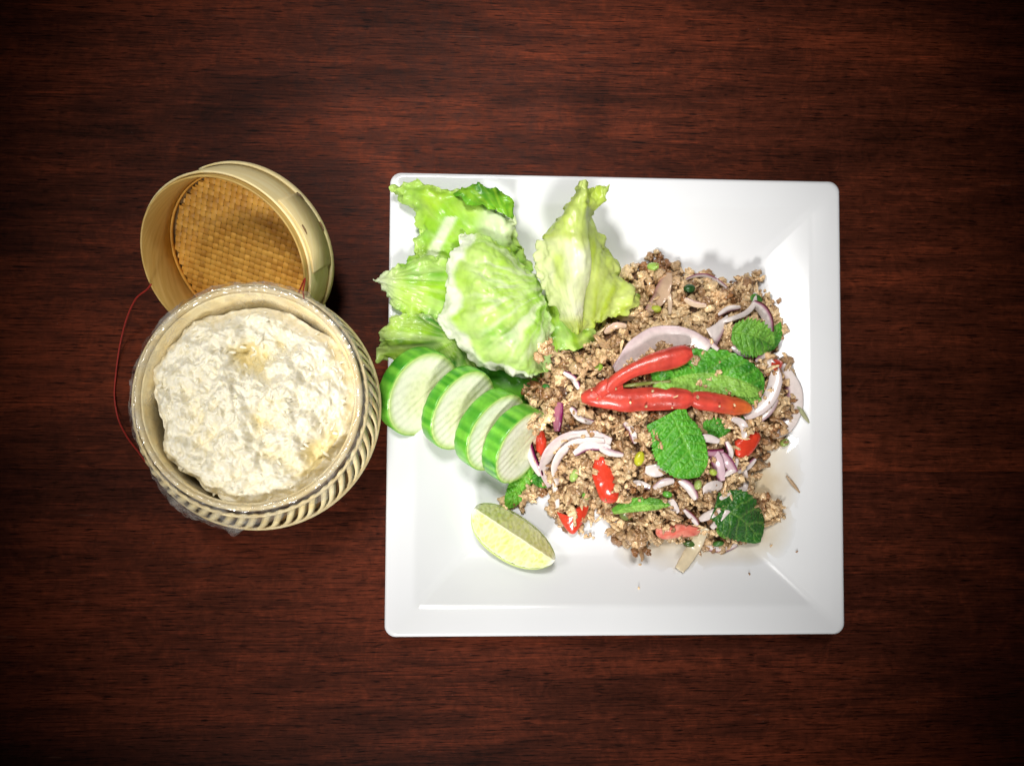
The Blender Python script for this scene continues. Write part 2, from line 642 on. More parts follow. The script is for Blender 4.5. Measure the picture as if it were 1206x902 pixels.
def _samp(A, x, y):
    i = min(max((x - GX0) / GS, 0), GW - 1.001)
    j = min(max((y - GY0) / GS, 0), GH - 1.001)
    a, b = int(i), int(j)
    u, v = i - a, j - b
    return (A[b, a] * (1 - u) + A[b, a + 1] * u) * (1 - v) + (A[b + 1, a] * (1 - u) + A[b + 1, a + 1] * u) * v


def pile_h(x, y):
    return max(_samp(PH, x, y), plate_z(x, y))


def S(px, py, dz=0.0):
    """a point of the photograph dropped on the food pile (or the plate), dz above it"""
    z = 20.0
    for _ in range(8):
        p = P(px, py, z)
        z = 0.5 * z + 0.5 * (pile_h(p[0], p[1]) + dz)
    return P(px, py, z)


# ------------------------------------------------------------------ rice basket
BC = [(-200.0, -9.0, 0), (-200, -7.0, 30), (-200, -5.5, 52), (-200, -3, 68), (-200, 0.5, 80)]   # centre line: hand-woven, it leans a little
BR = [46, 59, 63.2, 61.6, 57.5]


def bcen(z):
    return np.array([np.interp(z, [c[2] for c in BC], [c[0] for c in BC]), np.interp(z, [c[2] for c in BC], [c[1] for c in BC]), z])


def brad(z):
    zs = [c[2] for c in BC]
    f = crom(np.column_stack([zs, BR]), 60)
    return float(np.interp(z, f[:, 0], f[:, 1]))


def bpt(a, z, off=0.0):
    c = bcen(z)
    r = brad(z) + off
    return c + np.array([r * math.cos(a), r * math.sin(a), 0])


def ring(a_list, zr):
    """surface of revolution about the leaning basket axis: zr = [(z, radial offset or ('r', radius))]"""
    loops = []
    for z, r in zr:
        c = bcen(z)
        loops.append(np.array([c + np.array([r * math.cos(a), r * math.sin(a), 0]) for a in a_list]))
    return loops


A96 = np.linspace(0, 2 * np.pi, 96, endpoint=False)
basket = thing('rice_basket', (-200, -9, 0), 'round woven bamboo basket with an open top, full of white sticky rice', 'basket')
zr = [(0.5, 5.0), (0.5, brad(0) - 2)] + [(z, brad(z) - 1.6) for z in np.linspace(1, 76, 18)] + [(77.5, 57.5), (76, 55.6), (60, 54.6), (30, 53), (14, 44), (8, 5)]
V, F = loft(ring(A96, zr), True, True, True)
make('basket_wall', V, F, M['basket_core'], basket)
# inner lining strip and the two rim hoops
V, F = loft(ring(A96, [(40, 53.0), (66, 54.2), (78.5, 54.9), (79.5, 54.4), (79.0, 53.6), (66, 52.8), (40, 52)]), True)
make('inner_lining', V, F, M['straw'], basket)


def hoop(name, z, r, rad, mat, parent, flat=1.0):
    loops = []
    for k in range(10):
        t = 2 * math.pi * k / 10
        c = bcen(z)
        loops.append(np.array([c + np.array([(r + rad * math.cos(t)) * math.cos(a), (r + rad * math.cos(t)) * math.sin(a),
                                             rad * flat * math.sin(t) + 0.35 * math.sin(3 * a)]) for a in A96]))
    loops.append(loops[0])
    V, F = loft(loops, True)
    return make(name, V, F, mat, parent)


hoop('rim_hoop', 79.5, 56.1, 1.6, M['straw'], basket, 1.2)
hoop('shoulder_hoop', 57.5, 64.0, 1.2, M['straw'], basket, 1.5)
hoop('shoulder_hoop', 75.8, 59.6, 0.9, M['straw'], basket, 1.2)
hoop('foot_hoop', 3.2, 46.5, 3.0, M['bamboo'], basket, 1.0)
# slanted straps of the open woven shoulder, and the upright staves of the wall below
NS = 60
for k in range(NS):
    a0 = 2 * math.pi * k / NS
    nz = 9
    jit = random.uniform(-0.012, 0.012)
    lo, hi = [], []
    loops = []
    for z in np.linspace(57, 77, nz):
        t = (z - 57) / 20
        ac = a0 + jit + 0.17 * t
        off = 0.5 + 1.0 * math.sin(math.pi * t)
        w = 0.034 + 0.010 * abs(t - 0.5) * 2
        loops.append(np.array([bpt(ac - w, z, off), bpt(ac, z, off + 0.35), bpt(ac + w, z, off), bpt(ac, z, off - 0.7)]))
    V, F = loft(loops, True, True, True)
    make('wall_strap', V, F, M['straw'], basket, smooth=True)
for k in range(NS):
    a0 = 2 * math.pi * (k + 0.5) / NS
    loops = []
    for z in np.linspace(2, 58, 10):
        w = 0.048
        loops.append(np.array([bpt(a0 - w, z, -0.3), bpt(a0, z, 0.5), bpt(a0 + w, z, -0.3), bpt(a0, z, -1.2)]))
    V, F = loft(loops, True, True, True)
    make('wall_stave', V, F, M['straw'], basket, smooth=True)


# ------------------------------------------------------------------ sticky rice
RC = bcen(74)


def rice_z(x, y):
    u, v = x - RC[0], y - RC[1]
    r = math.hypot(u, v)
    base = 76 + 11.0 * (1 - (min(r, 54) / 52) ** 2)
    z = base + 5.0 * fbm((x, y, 0.0), 0.055, 3) + 3.2 * fbm((x + 50, y, 5), 0.12, 3)
    for (px, py, dep, rr) in ((291, 418, 9, 7), (300, 432, 5, 5), (232, 452, 2, 4.5), (306, 492, 2.5, 5), (380, 528, 6, 11), (345, 545, 4, 9), (392, 545, 6, 9), (250, 520, 3.5, 6), (275, 412, 4, 5), (335, 405, 2.5, 5)):
        c = P(px, py, 82)
        z -= dep * math.exp(-((x - c[0]) ** 2 + (y - c[1]) ** 2) / (2 * rr * rr))
    cl = mn.voronoi(Vector((x * 0.075 + 0.25 * mn.noise(Vector((x * .08, y * .08, 1))), y * 0.075 + 0.25 * mn.noise(Vector((x * .08, y * .08, 4))), 0.4)))[0]
    z -= 1.3 * math.exp(-((cl[1] - cl[0]) / 0.16) ** 2)
    return z


def rice_edge(a):
    return 53.2 + 0.8 * math.sin(3 * a + 1) + 1.6 * fbm((math.cos(a) * 2, math.sin(a) * 2, 1), 1.0, 3) \
        - 4.5 * math.exp(-((a - 1.75) / 0.5) ** 2) - 4.5 * math.exp(-((a - 0.95) / 0.25) ** 2) - 4 * math.exp(-((a - 3.3) / 0.35) ** 2) - 3.5 * math.exp(-((a - 4.1) / 0.3) ** 2)


def build_rice():
    t = thing('sticky_rice', (-200, -2, 60), 'heaped lump of white sticky rice filling the bamboo basket', 'rice')
    # relief of thousands of grains pressed into one another, laid over the lumpy heap
    g = 0.30
    n = int(112 / g)
    x0, y0 = RC[0] - 56, RC[1] - 56
    lay = np.full((n, n), -3.0)
    tint = np.zeros((n, n))
    r2 = np.random.default_rng(11)
    for k in range(14000):
        cx, cy = r2.uniform(0, 112, 2)
        yaw = 5 * fbm((cx, cy, 9), 0.045, 2) + r2.normal(0, 0.9)
        L, w = r2.uniform(1.9, 2.8), r2.uniform(0.68, 0.95)
        up = r2.normal(0, 0.42)
        pit = r2.normal(0, 0.16)
        m = int((L + 1) / g) + 1
        i0, j0 = int(cx / g), int(cy / g)
        a0, a1, b0, b1 = max(0, j0 - m), min(n, j0 + m), max(0, i0 - m), min(n, i0 + m)
        yy, xx = np.mgrid[a0:a1, b0:b1] * g
        u = (xx - cx) * math.cos(yaw) + (yy - cy) * math.sin(yaw)
        v = -(xx - cx) * math.sin(yaw) + (yy - cy) * math.cos(yaw)
        q = 1 - np.clip(np.abs(u) / L, 0, 1) ** 2.4 - (v / w) ** 2
        h = np.where(q > 0, w * 0.95 * np.sqrt(np.clip(q, 0, 1)) + up + u * pit, -9)
        sub = lay[a0:a1, b0:b1]
        better = h > sub
        sub[better] = h[better]
        tint[a0:a1, b0:b1][better] = r2.uniform(0, 1)
    # fuse: sticky grains have no sharp gaps between them
    for _ in range(1):
        lay = (lay + np.roll(lay, 1, 0) + np.roll(lay, -1, 0) + np.roll(lay, 1, 1) + np.roll(lay, -1, 1)) / 5
    lay = np.clip(lay, -0.7, 2.5)
    na, nr = 460, 180
    loops, cc = [], []
    for i in range(nr + 3):
        lp = []
        for j in range(na):
            a = 2 * math.pi * j / na
            e = rice_edge(a)
            q = min(1, (i / (nr - 1)) ** 0.8)
            r = max(0.02, e * q) * (1 - 0.015 * max(0, i - nr + 1))
            x, y = RC[0] + r * math.cos(a), RC[1] + r * math.sin(a)
            zb = rice_z(x, y) - 6 * float(sstep(0.88, 1.0, q))
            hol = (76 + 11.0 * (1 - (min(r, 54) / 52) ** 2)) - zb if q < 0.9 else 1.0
            ii = min(n - 1, max(0, int((x - x0) / g))); jj = min(n - 1, max(0, int((y - y0) / g)))
            z = zb + lay[jj, ii] * 0.95 - (6 * (i - nr + 1) if i >= nr else 0)
            lp.append((x, y, z))
            warm = tint[jj, ii]
            c = lerp((0.86, 0.81, 0.66), (0.80, 0.70, 0.42), 0.6 * warm ** 2)
            cc.append(lerp(c, (0.74, 0.60, 0.24), 0.75 * float(np.clip((hol - 3.0) / 7.0, 0, 1))))  # bounced light in the hollows put into the colour as yellow
        loops.append(np.array(lp))
    V, F = loft(loops, True, True, True)
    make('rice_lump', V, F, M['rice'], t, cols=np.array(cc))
    # a few hundred loose grains standing proud of the heap
    Vs, Fs, b = [], [], 0
    ring_ = [(-1, 0.05), (-0.8, 0.62), (-0.35, 0.98), (0.35, 1.0), (0.8, 0.62), (1, 0.05)]
    gv = np.array([(u, r * math.cos(2 * math.pi * k / 6), r * math.sin(2 * math.pi * k / 6)) for u, r in ring_ for k in range(6)])
    gf = np.array([(i * 6 + k, i * 6 + (k + 1) % 6, (i + 1) * 6 + (k + 1) % 6, (i + 1) * 6 + k) for i in range(5) for k in range(6)])
    for _ in range(120):
        a = random.uniform(0, 2 * math.pi)
        q = math.sqrt(random.random()) * 0.99
        r = rice_edge(a) * q
        x, y = RC[0] + r * math.cos(a), RC[1] + r * math.sin(a)
        z = rice_z(x, y) - 8 * float(sstep(0.88, 1.0, q))
        L, w = random.uniform(2.3, 3.2), random.uniform(0.85, 1.1)
        R = np.array(Matrix.Rotation(random.uniform(0, 6.28), 3, 'Z') @ Matrix.Rotation(random.gauss(0, 0.3), 3, 'Y'))
        Vs.append((gv * np.array([L, w, w])) @ R.T + np.array([x, y, z + random.uniform(0.0, 0.8)]))
        Fs.append(gf + b); b += len(gv)
    V = np.vstack(Vs)
    make('rice_grains', V, np.vstack(Fs), M['rice'], t, cols=np.tile((0.86, 0.80, 0.62), (len(V), 1)), kind='stuff')


build_rice()


# ------------------------------------------------------------------ plastic film lining the basket
def build_film():
    na = 260
    prof_n = 26
    loops = []
    for i in range(prof_n):
        t = i / (prof_n - 1)
        lp = []
        for j in range(na):
            a = 2 * math.pi * j / na
            k = fbm((math.cos(a) * 3, math.sin(a) * 3, 0.3), 1.0, 4)
            # how far the free edge hangs outside, round the rim; longest at lower left
            d = (a - 4.25 + math.pi) % (2 * math.pi) - math.pi
            hang = 5 + 15 * math.exp(-(d / 0.42) ** 2) + 3.5 * k + 3.5 * math.exp(-(((a - 1.5 + math.pi) % (2 * math.pi) - math.pi) / 0.35) ** 2) + 3 * math.exp(-(((a - 3.3 + math.pi) % (2 * math.pi) - math.pi) / 0.5) ** 2)
            out = 1.6 + 8.5 * math.exp(-(d / 0.38) ** 2)
            if t < 0.45:
                q = t / 0.45
                z = 58 + 21.5 * q
                r = 51.5 + 2.2 * q - 1.6 * math.sin(q * 3.1) * (0.6 + 0.8 * k)
            elif t < 0.6:
                q = (t - 0.45) / 0.15
                ph = math.pi * (1 - q)
                r = 56.4 + 2.9 * math.cos(ph)
                z = 79.6 + 2.9 * math.sin(ph)
            else:
                q = (t - 0.6) / 0.4
                z = 79.6 - hang * q
                r = 59.4 + out * q * (1.1 + 0.8 * k)
                r = max(r, brad(max(z, 40)) + 2.2)
            ph = fbm((math.cos(a) * 9 + t * 1.5, math.sin(a) * 9, t * 2.2), 1.0, 4)
            r += ph * (0.9 + 2.2 * max(0, t - 0.55)) * 1.25
            z += fbm((math.cos(a) * 14, math.sin(a) * 14, t * 3 + 7), 1.0, 3) * 1.1
            c = bcen(z)
            lp.append(c + np.array([r * math.cos(a), r * math.sin(a), 0]))
        loops.append(np.array(lp))
    V, F = loft(loops, True)
    o = make('plastic_film', V, F, M['film'])
    tag(o, 'crinkled clear plastic film folded over the rim of the rice basket', 'plastic wrap')


build_film()


# ------------------------------------------------------------------ basket lid (local frame, then leaned)
LID_R, LID_RY, LID_H = 51.5, 49.5, 30.0
LID_T = math.radians(30)
LID_Z = math.radians(-32)
LIDM = np.array(Matrix.Rotation(LID_Z, 3, 'Z') @ Matrix.Rotation(LID_T, 3, 'X'))
LID_O = np.array([-215.5, 86.5, 25.0])


def LW(p):
    return np.asarray(p, float) @ LIDM.T + LID_O


lid = thing('basket_lid', (LID_O[0], LID_O[1], 0), 'round bamboo basket lid leaning open side up behind the rice basket', 'basket lid')


def lid_shell(name, prof, mat, a0=0, a1=2 * math.pi, n=110):
    """closed band swept round the lid: prof = closed list of (radius offset, z)"""
    full = abs(a1 - a0 - 2 * math.pi) < 1e-6
    angs = np.linspace(a0, a1, n, endpoint=not full)
    loops = []
    for a in angs:
        lp = []
        wob = 0.35 * math.sin(2 * a + 0.6) + 0.25 * math.sin(5 * a)
        for dr, z in prof:
            lp.append(((LID_R + dr) * math.cos(a), (LID_RY + dr) * math.sin(a), z + (wob if z > 5 else 0)))
        loops.append(LW(lp))
    if full:
        loops.append(loops[0])
    V, F = loft(loops, True, not full, not full)
    return make(name, V, F, mat, lid)


lid_shell('outer_band', [(0, 1), (0.2, 12), (0.3, 26.4), (-0.2, 27.2), (-1.1, 27.0), (-1.2, 12), (-1.2, 1)], M['bamboo'])
lid_shell('inner_band', [(-1.5, 0.5), (-1.5, LID_H), (-2.0, LID_H + 0.5), (-2.7, LID_H), (-2.8, 12), (-2.9, 0.5)], M['bamboo_in'])
lid_shell('inner_hoop', [(-3.0, 1.5), (-3.0, 4.0), (-3.6, 3.8), (-3.8, 1.5)], M['weave'])
# the overlapping end of the outer strip and the binding along the top edge
lid_shell('band_overlap', [(0.7, 2), (0.9, 25.6), (1.6, 25.4), (1.5, 2)], M['bamboo'], math.radians(28), math.radians(76), 30)
lid_shell('rim_binding', [(0.6, -1.2), (1.5, 0), (1.6, 3.6), (0.5, 4.4), (0.3, 2)], M['bamboo'], math.radians(-40), math.radians(145), 70)
# woven panel: flat strips passing over and under each other
WP = 3.4
KS = range(-14, 15)
for axis in (0, 1):
    for k in KS:
        c = k * WP
        if abs(c) > LID_RY - 4:
            continue
        half = math.sqrt((LID_RY - 3.2) ** 2 - c * c)
        ns = max(6, int(half * 2 / WP * 3))
        rows = []
        for q in np.linspace(-half, half, ns):
            zz = 1.6 + 0.42 * math.cos(math.pi * q / WP) * (1 if (k % 2 == 0) ^ (axis == 1) else -1)
            w = WP * 0.43
            if axis == 0:
                rows.append([(q, c - w, zz - 0.15), (q, c, zz + 0.25), (q, c + w, zz - 0.15)])
            else:
                rows.append([(c + w, q, zz - 0.15), (c, q, zz + 0.25), (c - w, q, zz - 0.15)])
        rot = np.array(Matrix.Rotation(math.radians(14), 3, 'Z'))
        V = LW(np.array(rows).reshape(-1, 3) @ rot.T)
        make('weave_strip', V, gridfaces(ns, 3), M['weave'], lid, smooth=True)
q = np.linspace(0, 2 * np.pi, 60, endpoint=False)
loops = [LW(np.column_stack([(LID_R - 3) * s * np.cos(q), (LID_RY - 3) * s * np.sin(q), np.full(60, z)])) for s, z in ((1, 0.5), (1, 0.0), (0.02, 0.0), (0.02, 0.5), (1, 0.5))]
V, F = loft(loops, True)
make('back_panel', V, F, M['basket_core'], lid)


def lid_pt(a, dr, z):
    return LW([((LID_R + dr) * math.cos(a), (LID_RY + dr) * math.sin(a), z)])[0]


def cord(name, path, rad, label, ns=60):
    V, F, s, a = tube(path, [rad] * len(path), 8, ns)
    o = make(name, V, F, M['cord'])
    tag(o, label, 'thread')
    return o


cord('red_thread', [P(178, 335, 45), P(172, 342, 38), P(160, 352, 26), P(149, 376, 14), P(141, 408, 4), P(136, 445, 1.2), P(135, 470, 1.2), P(140, 495, 3), P(150, 515, 12), P(163, 532, 26), P(172, 544, 40)], 0.5,
     'thin red cord looping over the table from the lid to the left of the basket')
ka = math.radians(-6)
cord('red_thread', [lid_pt(ka + 0.02, 2.2, 1), lid_pt(ka, 3.2, 3.0), lid_pt(ka + 0.05, 1.6, 9), lid_pt(ka + 0.02, 1.2, 17), lid_pt(ka - 0.1, 1.2, 26), lid_pt(ka - 0.16, 0.2, 31), lid_pt(ka - 0.2, -2.6, 30.5), P(358, 330, 62), P(357, 343, 72), P(358, 352, 78)], 0.42,
     'short red cord tied over the right edge of the lid above the basket rim')
V, F, s, a = tube([lid_pt(ka + .07, 1.5, 2), lid_pt(ka + .03, 3.4, 3.5), lid_pt(ka - .03, 3.0, 1.0), lid_pt(ka - .08, 1.4, 3.5)], [0.6, 1.5, 1.4, 0.5], 8, 24)
make('knot', V, F, M['bamboo'], lid)
for aa, zz in ((0.95, 4), (1.0, 23), (1.32, 5)):
    V, F, s, a = tube([lid_pt(aa, 1.9, zz), lid_pt(aa - 0.05, 2.1, zz + 0.3), lid_pt(aa - 0.1, 1.9, zz)], [0.4, 0.55, 0.3], 6, 8)
    make('stitch', V, F, M['basket_core'], lid)


# ------------------------------------------------------------------ leaves from rows of points
def leaf_grid(rows, nu, nv):
    """rows: equal-length lists of (px, py, z); returns world grid, photo grid"""
    R = np.array([crom(r, nv) for r in rows])          # rows x nv x 3
    G = np.stack([crom(R[:, j], nu) for j in range(nv)], 1)
    W = np.array([[P(*G[i, j]) for j in range(nv)] for i in range(nu)])
    return W, G


LET_PALE = np.array((0.76, 0.88, 0.40))
LET_WHITE = np.array((0.90, 0.93, 0.76))
LET_LIME = np.array((0.52, 0.78, 0.06))
LET_GREEN = np.array((0.22, 0.58, 0.03))
LET_DEEP = np.array((0.05, 0.26, 0.018))


def lettuce_leaf(name, rows, colf, label, ruffle=2.0, fringe=2.5, nu=70, nv=56, seed=0, puck=0.9, thick=0.4, parent=None, ends=(1, 1, 1, 1), vein=None):
    W, G = leaf_grid(rows, nu, nv)
    V, C = [], []
    du = np.gradient(W, axis=0)
    dv = np.gradient(W, axis=1)
    Nn = np.cross(du, dv)
    Nn /= np.linalg.norm(Nn, axis=2)[:, :, None] + 1e-9
    if Nn[:, :, 2].mean() < 0:
        Nn = -Nn
    for i in range(nu):
        for j in range(nv):
            u, v = i / (nu - 1), j / (nv - 1)
            e = min(u + (1 - ends[0]), 1 - u + (1 - ends[1]), v + (1 - ends[2]), 1 - v + (1 - ends[3]))
            p = W[i, j].copy()
            k = (1 - sstep(0, 0.3, e))
            q = np.array([p[0], p[1], seed * 17.0])
            p = p + Nn[i, j] * (ruffle * k * fbm(q, 0.11, 3) * 1.6 + puck * (1.1 * fbm(q + 40, 0.075, 2) + 0.28 * fbm(q + 90, 0.22, 3)))
            if vein:
                p = p - Nn[i, j] * 0.55 * (veins(G[i, j, 0], G[i, j, 1], *vein) - 0.5)
            kk = (1 - sstep(0, 0.12, e)) * fringe
            p[0] += kk * fbm(q + 80, 0.2, 4) * 1.3
            p[1] += kk * fbm(q + 130, 0.2, 4) * 1.3
            V.append(p)
            C.append(colf(u, v, G[i, j, 0], G[i, j, 1], q, e))
    o = make(name, V, gridfaces(nu, nv), M['lettuce'], parent, cols=np.clip(np.array(C), 0.01, 0.95), solid=thick)
    if label:
        tag(o, label, 'lettuce')
    return o


def veins(px, py, cx, cy, k, seed, sharp=0.5):
    """branching pale veins that fan out from the leaf base at (cx, cy)"""
    a = math.atan2(py - cy, px - cx)
    r = math.hypot(px - cx, py - cy)
    w = mn.noise(Vector((a * k, r * 0.012, seed)))
    w2 = mn.noise(Vector((a * k * 2.3 + 5, r * 0.02, seed + 3)))
    f = max(0, 1 - abs(w) / sharp * 1.6) * 0.9 + max(0, 1 - abs(w2) / sharp * 2.4) * 0.45
    return min(1, f)


def col_back(u, v, px, py, q, e):
    f = 0.5 + 0.9 * fbm(q, 0.06, 3)
    c = lerp(LET_LIME, LET_GREEN, float(np.clip(f * 0.75, 0, 1)))
    c = lerp(c, LET_PALE, 0.35 * float(sstep(0.15, 0.0, e)))
    d = abs((px - 528) * 0.886 + (py - 263) * 0.463)
    if py > 255:
        c = lerp(c, LET_WHITE, 0.85 * float(sstep(9, 3, d)))
    c = lerp(c, LET_WHITE, 0.75 * float(sstep(34, 12, math.hypot((px - 590) * 0.9, (py - 264)))))
    return lerp(c, LET_PALE, 0.25 * veins(px, py, 600, 330, 5, 1))


def col_dark(u, v, px, py, q, e):
    c = lerp(LET_GREEN, LET_DEEP, float(np.clip(0.5 + fbm(q, 0.08, 3), 0, 1)))
    return lerp(c, LET_LIME, 0.5 * veins(px, py, 600, 270, 6, 2))


def col_mid(u, v, px, py, q, e):
    c = lerp(LET_LIME, LET_GREEN, float(np.clip(0.25 + 1.1 * fbm(q, 0.06, 3), 0, 1)))
    c = lerp(c, LET_WHITE, 0.9 * float(sstep(480, 444, px)))
    return lerp(c, LET_PALE, 0.5 * veins(px, py, 440, 330, 6, 4))


def col_low(u, v, px, py, q, e):
    c = lerp(LET_LIME, LET_DEEP, float(np.clip(0.15 + (px - 450) / 110 + 0.7 * fbm(q, 0.07, 3), 0, 1)))
    c = lerp(c, LET_PALE, 0.5 * float(sstep(0.12, 0, e)))
    return lerp(c, LET_PALE, 0.5 * veins(px, py, 540, 400, 5, 5))


def col_cup(u, v, px, py, q, e):
    rr = math.hypot(px - 650, py - 342)
    vn = veins(px + 5 * fbm(q, 0.08, 2), py + 5 * fbm(q + 30, 0.08, 2), 655, 338, 5, 6, 0.4) * float(sstep(125, 55, rr))
    c = lerp((0.66, 0.86, 0.26), LET_LIME * np.array((0.9, 0.95, 0.8)), float(np.clip(0.30 + 1.3 * fbm(q, 0.055, 3), 0, 1)))
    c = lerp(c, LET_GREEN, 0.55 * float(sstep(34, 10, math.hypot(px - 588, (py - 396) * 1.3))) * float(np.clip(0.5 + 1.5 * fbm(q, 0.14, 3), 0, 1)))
    c = lerp(c, LET_WHITE, 0.75 * vn)
    # white rib along the left edge
    edge = np.interp(py, [271, 300, 324, 338, 361, 376, 407, 425, 446], [556, 540, 526, 532, 540, 522, 541, 562, 640])
    c = lerp(c, (0.93, 0.95, 0.82), float(sstep(13, 2, px - edge + 9 * fbm(q, 0.08, 3))))
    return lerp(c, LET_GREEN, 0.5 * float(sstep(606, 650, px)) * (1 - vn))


def col_right(u, v, px, py, q, e):
    m = float(np.clip(0.30 + 0.9 * fbm(q, 0.06, 3), 0, 1))
    panel = lerp((0.58, 0.72, 0.07), (0.74, 0.82, 0.22), m)
    lobe = lerp((0.86, 0.92, 0.50), (0.94, 0.95, 0.78), m)
    lobe = lerp(lobe, (0.66, 0.80, 0.14), 0.75 * float(sstep(9, 3, abs(px - 659 - 0.1 * (py - 320)))) * float(sstep(295, 305, py)) * float(sstep(345, 325, py)))
    k = float(sstep(0.60, 0.50, v)) * float(sstep(276, 292, py + 8 * fbm(q, 0.1, 2))) * float(sstep(384, 366, py))
    c = lerp(panel, lobe, k)
    c = lerp(c, (0.44, 0.68, 0.05), 0.7 * float(sstep(282, 262, py)) * m)
    return lerp(c, (0.84, 0.90, 0.50), 0.4 * veins(px, py, 690, 420, 8, 7))


def col_in(u, v, px, py, q, e):
    c = lerp(LET_GREEN, LET_LIME, float(np.clip(0.5 + fbm(q, 0.08, 3), 0, 1)))
    return lerp(c, LET_PALE, 0.5 * veins(px, py, 640, 330, 6, 8))


# leaf lying at the back, over the corner of the plate
lettuce_leaf('lettuce_leaf', [
    [(456, 220, 34), (480, 214, 37), (508, 217, 38), (530, 222, 38), (556, 232, 36), (592, 252, 34), (606, 256, 33)],
    [(468, 238, 33), (490, 232, 38), (512, 236, 40), (534, 240, 39), (560, 250, 38), (592, 266, 36), (608, 272, 32)],
    [(488, 252, 30), (502, 252, 34), (520, 258, 36), (540, 266, 36), (566, 274, 35), (596, 288, 31), (616, 292, 22)],
    [(491, 276, 28), (504, 280, 31), (520, 286, 33), (540, 292, 33), (570, 300, 31), (600, 310, 26), (626, 316, 16)],
    [(486, 302, 26), (500, 308, 28), (516, 316, 29), (538, 324, 28), (570, 330, 25), (602, 340, 20), (636, 346, 13)],
], col_back, 'yellow green lettuce leaf lying over the upper left corner of the plate', ruffle=3.4, fringe=2.4, seed=1, puck=1.4, vein=(600, 330, 5, 1))
lettuce_leaf('lettuce_leaf', [
    [(534, 228, 41), (550, 218, 46), (570, 219, 47), (590, 222, 44)],
    [(546, 234, 43), (560, 230, 47), (578, 232, 47), (601, 238, 42)],
    [(562, 244, 41), (574, 246, 42), (588, 250, 41), (604, 256, 37)],
], col_dark, 'small dark green curled piece of lettuce at the top of the leaves', ruffle=2.2, fringe=1.6, nu=36, nv=36, seed=2, puck=1.8)
lettuce_leaf('lettuce_leaf', [
    [(488, 300, 30), (505, 302, 33), (522, 306, 32), (545, 312, 28)],
    [(464, 316, 33), (490, 316, 36), (516, 322, 36), (545, 330, 28)],
    [(437, 331, 35), (470, 332, 38), (505, 340, 38), (545, 348, 26)],
    [(456, 346, 32), (478, 352, 35), (505, 360, 35), (545, 366, 24)],
    [(462, 362, 28), (480, 370, 31), (505, 378, 30), (540, 388, 20)],
], col_mid, 'bright green lettuce leaf whose pale end sticks out beyond the left edge of the plate', ruffle=2.8, fringe=2.4, seed=3, puck=1.4, vein=(440, 330, 6, 4))
lettuce_leaf('lettuce_leaf', [
    [(462, 372, 30), (482, 370, 32), (505, 372, 32), (530, 384, 26), (552, 400, 18)],
    [(450, 390, 30), (474, 386, 34), (502, 386, 34), (530, 400, 27), (556, 416, 18)],
    [(446, 404, 29), (470, 402, 32), (500, 404, 31), (530, 418, 25), (562, 434, 17)],
    [(444, 424, 24), (470, 428, 24), (500, 430, 22), (534, 440, 19), (572, 452, 14)],
], col_low, 'darker green lettuce leaf lying under the leftmost cucumber slice', ruffle=2.2, fringe=1.8, seed=4, puck=1.3, vein=(540, 400, 5, 5))
lettuce_leaf('lettuce_leaf', [
    [(560, 425, 14), (590, 436, 15), (620, 446, 16), (655, 440, 18)],
    [(566, 446, 13), (594, 458, 14), (620, 466, 15), (650, 462, 16)],
    [(580, 470, 12), (600, 478, 12), (620, 486, 12), (642, 480, 13)],
], lambda u, v, px, py, q, e: lerp(LET_DEEP, LET_GREEN, 0.2 + 0.4 * fbm(q, 0.1, 2)), 'dark green lettuce edge tucked between the cucumber slices and the big cupped leaf', ruffle=1.5, fringe=1.5, nu=36, nv=36, seed=5)  # deep green also takes in the shade between cucumber and leaf
lettuce_leaf('lettuce_leaf', [
    [(628, 350, 26), (645, 346, 30), (670, 352, 28), (690, 366, 24)],
    [(630, 372, 26), (650, 372, 30), (672, 378, 29), (694, 384, 25)],
    [(632, 392, 24), (652, 396, 28), (676, 398, 27), (702, 394, 22)],
    [(636, 412, 20), (656, 414, 24), (680, 410, 24), (706, 402, 18)],
], col_in, 'green inner lettuce leaf curled between the cupped leaf and the upright folded leaf', ruffle=1.8, fringe=1.8, nu=44, nv=44, seed=6, puck=1.8)
# the big pale cup
lettuce_leaf('lettuce_leaf', [
    [(546, 276, 39), (552, 271, 34), (562, 272, 35), (575, 278, 36), (590, 290, 34), (600, 296, 31)],
    [(538, 298, 37), (546, 294, 41), (562, 294, 46), (582, 298, 45), (602, 306, 40), (616, 308, 32)],
    [(522, 318, 35), (538, 318, 43), (562, 320, 52), (588, 322, 51), (612, 326, 45), (630, 324, 34)],
    [(529, 343, 34), (544, 343, 45), (568, 346, 56), (595, 348, 55), (622, 348, 47), (642, 346, 36)],
    [(515, 376, 31), (538, 374, 44), (566, 374, 56), (598, 376, 56), (628, 374, 48), (648, 372, 38)],
    [(533, 402, 29), (552, 400, 41), (578, 400, 52), (606, 402, 52), (632, 400, 46), (650, 398, 36)],
    [(556, 424, 27), (570, 422, 34), (592, 424, 41), (614, 426, 41), (634, 424, 36), (650, 418, 30)],
    [(584, 438, 25), (594, 438, 25), (606, 440, 29), (622, 442, 29), (638, 440, 26), (650, 434, 22)],
], col_cup, 'big pale cupped lettuce leaf with a thick white rib on its left side', ruffle=1.8, fringe=1.5, nu=110, nv=96, seed=7, puck=2.0, thick=0.4, vein=(655, 338, 5, 6, 0.4))
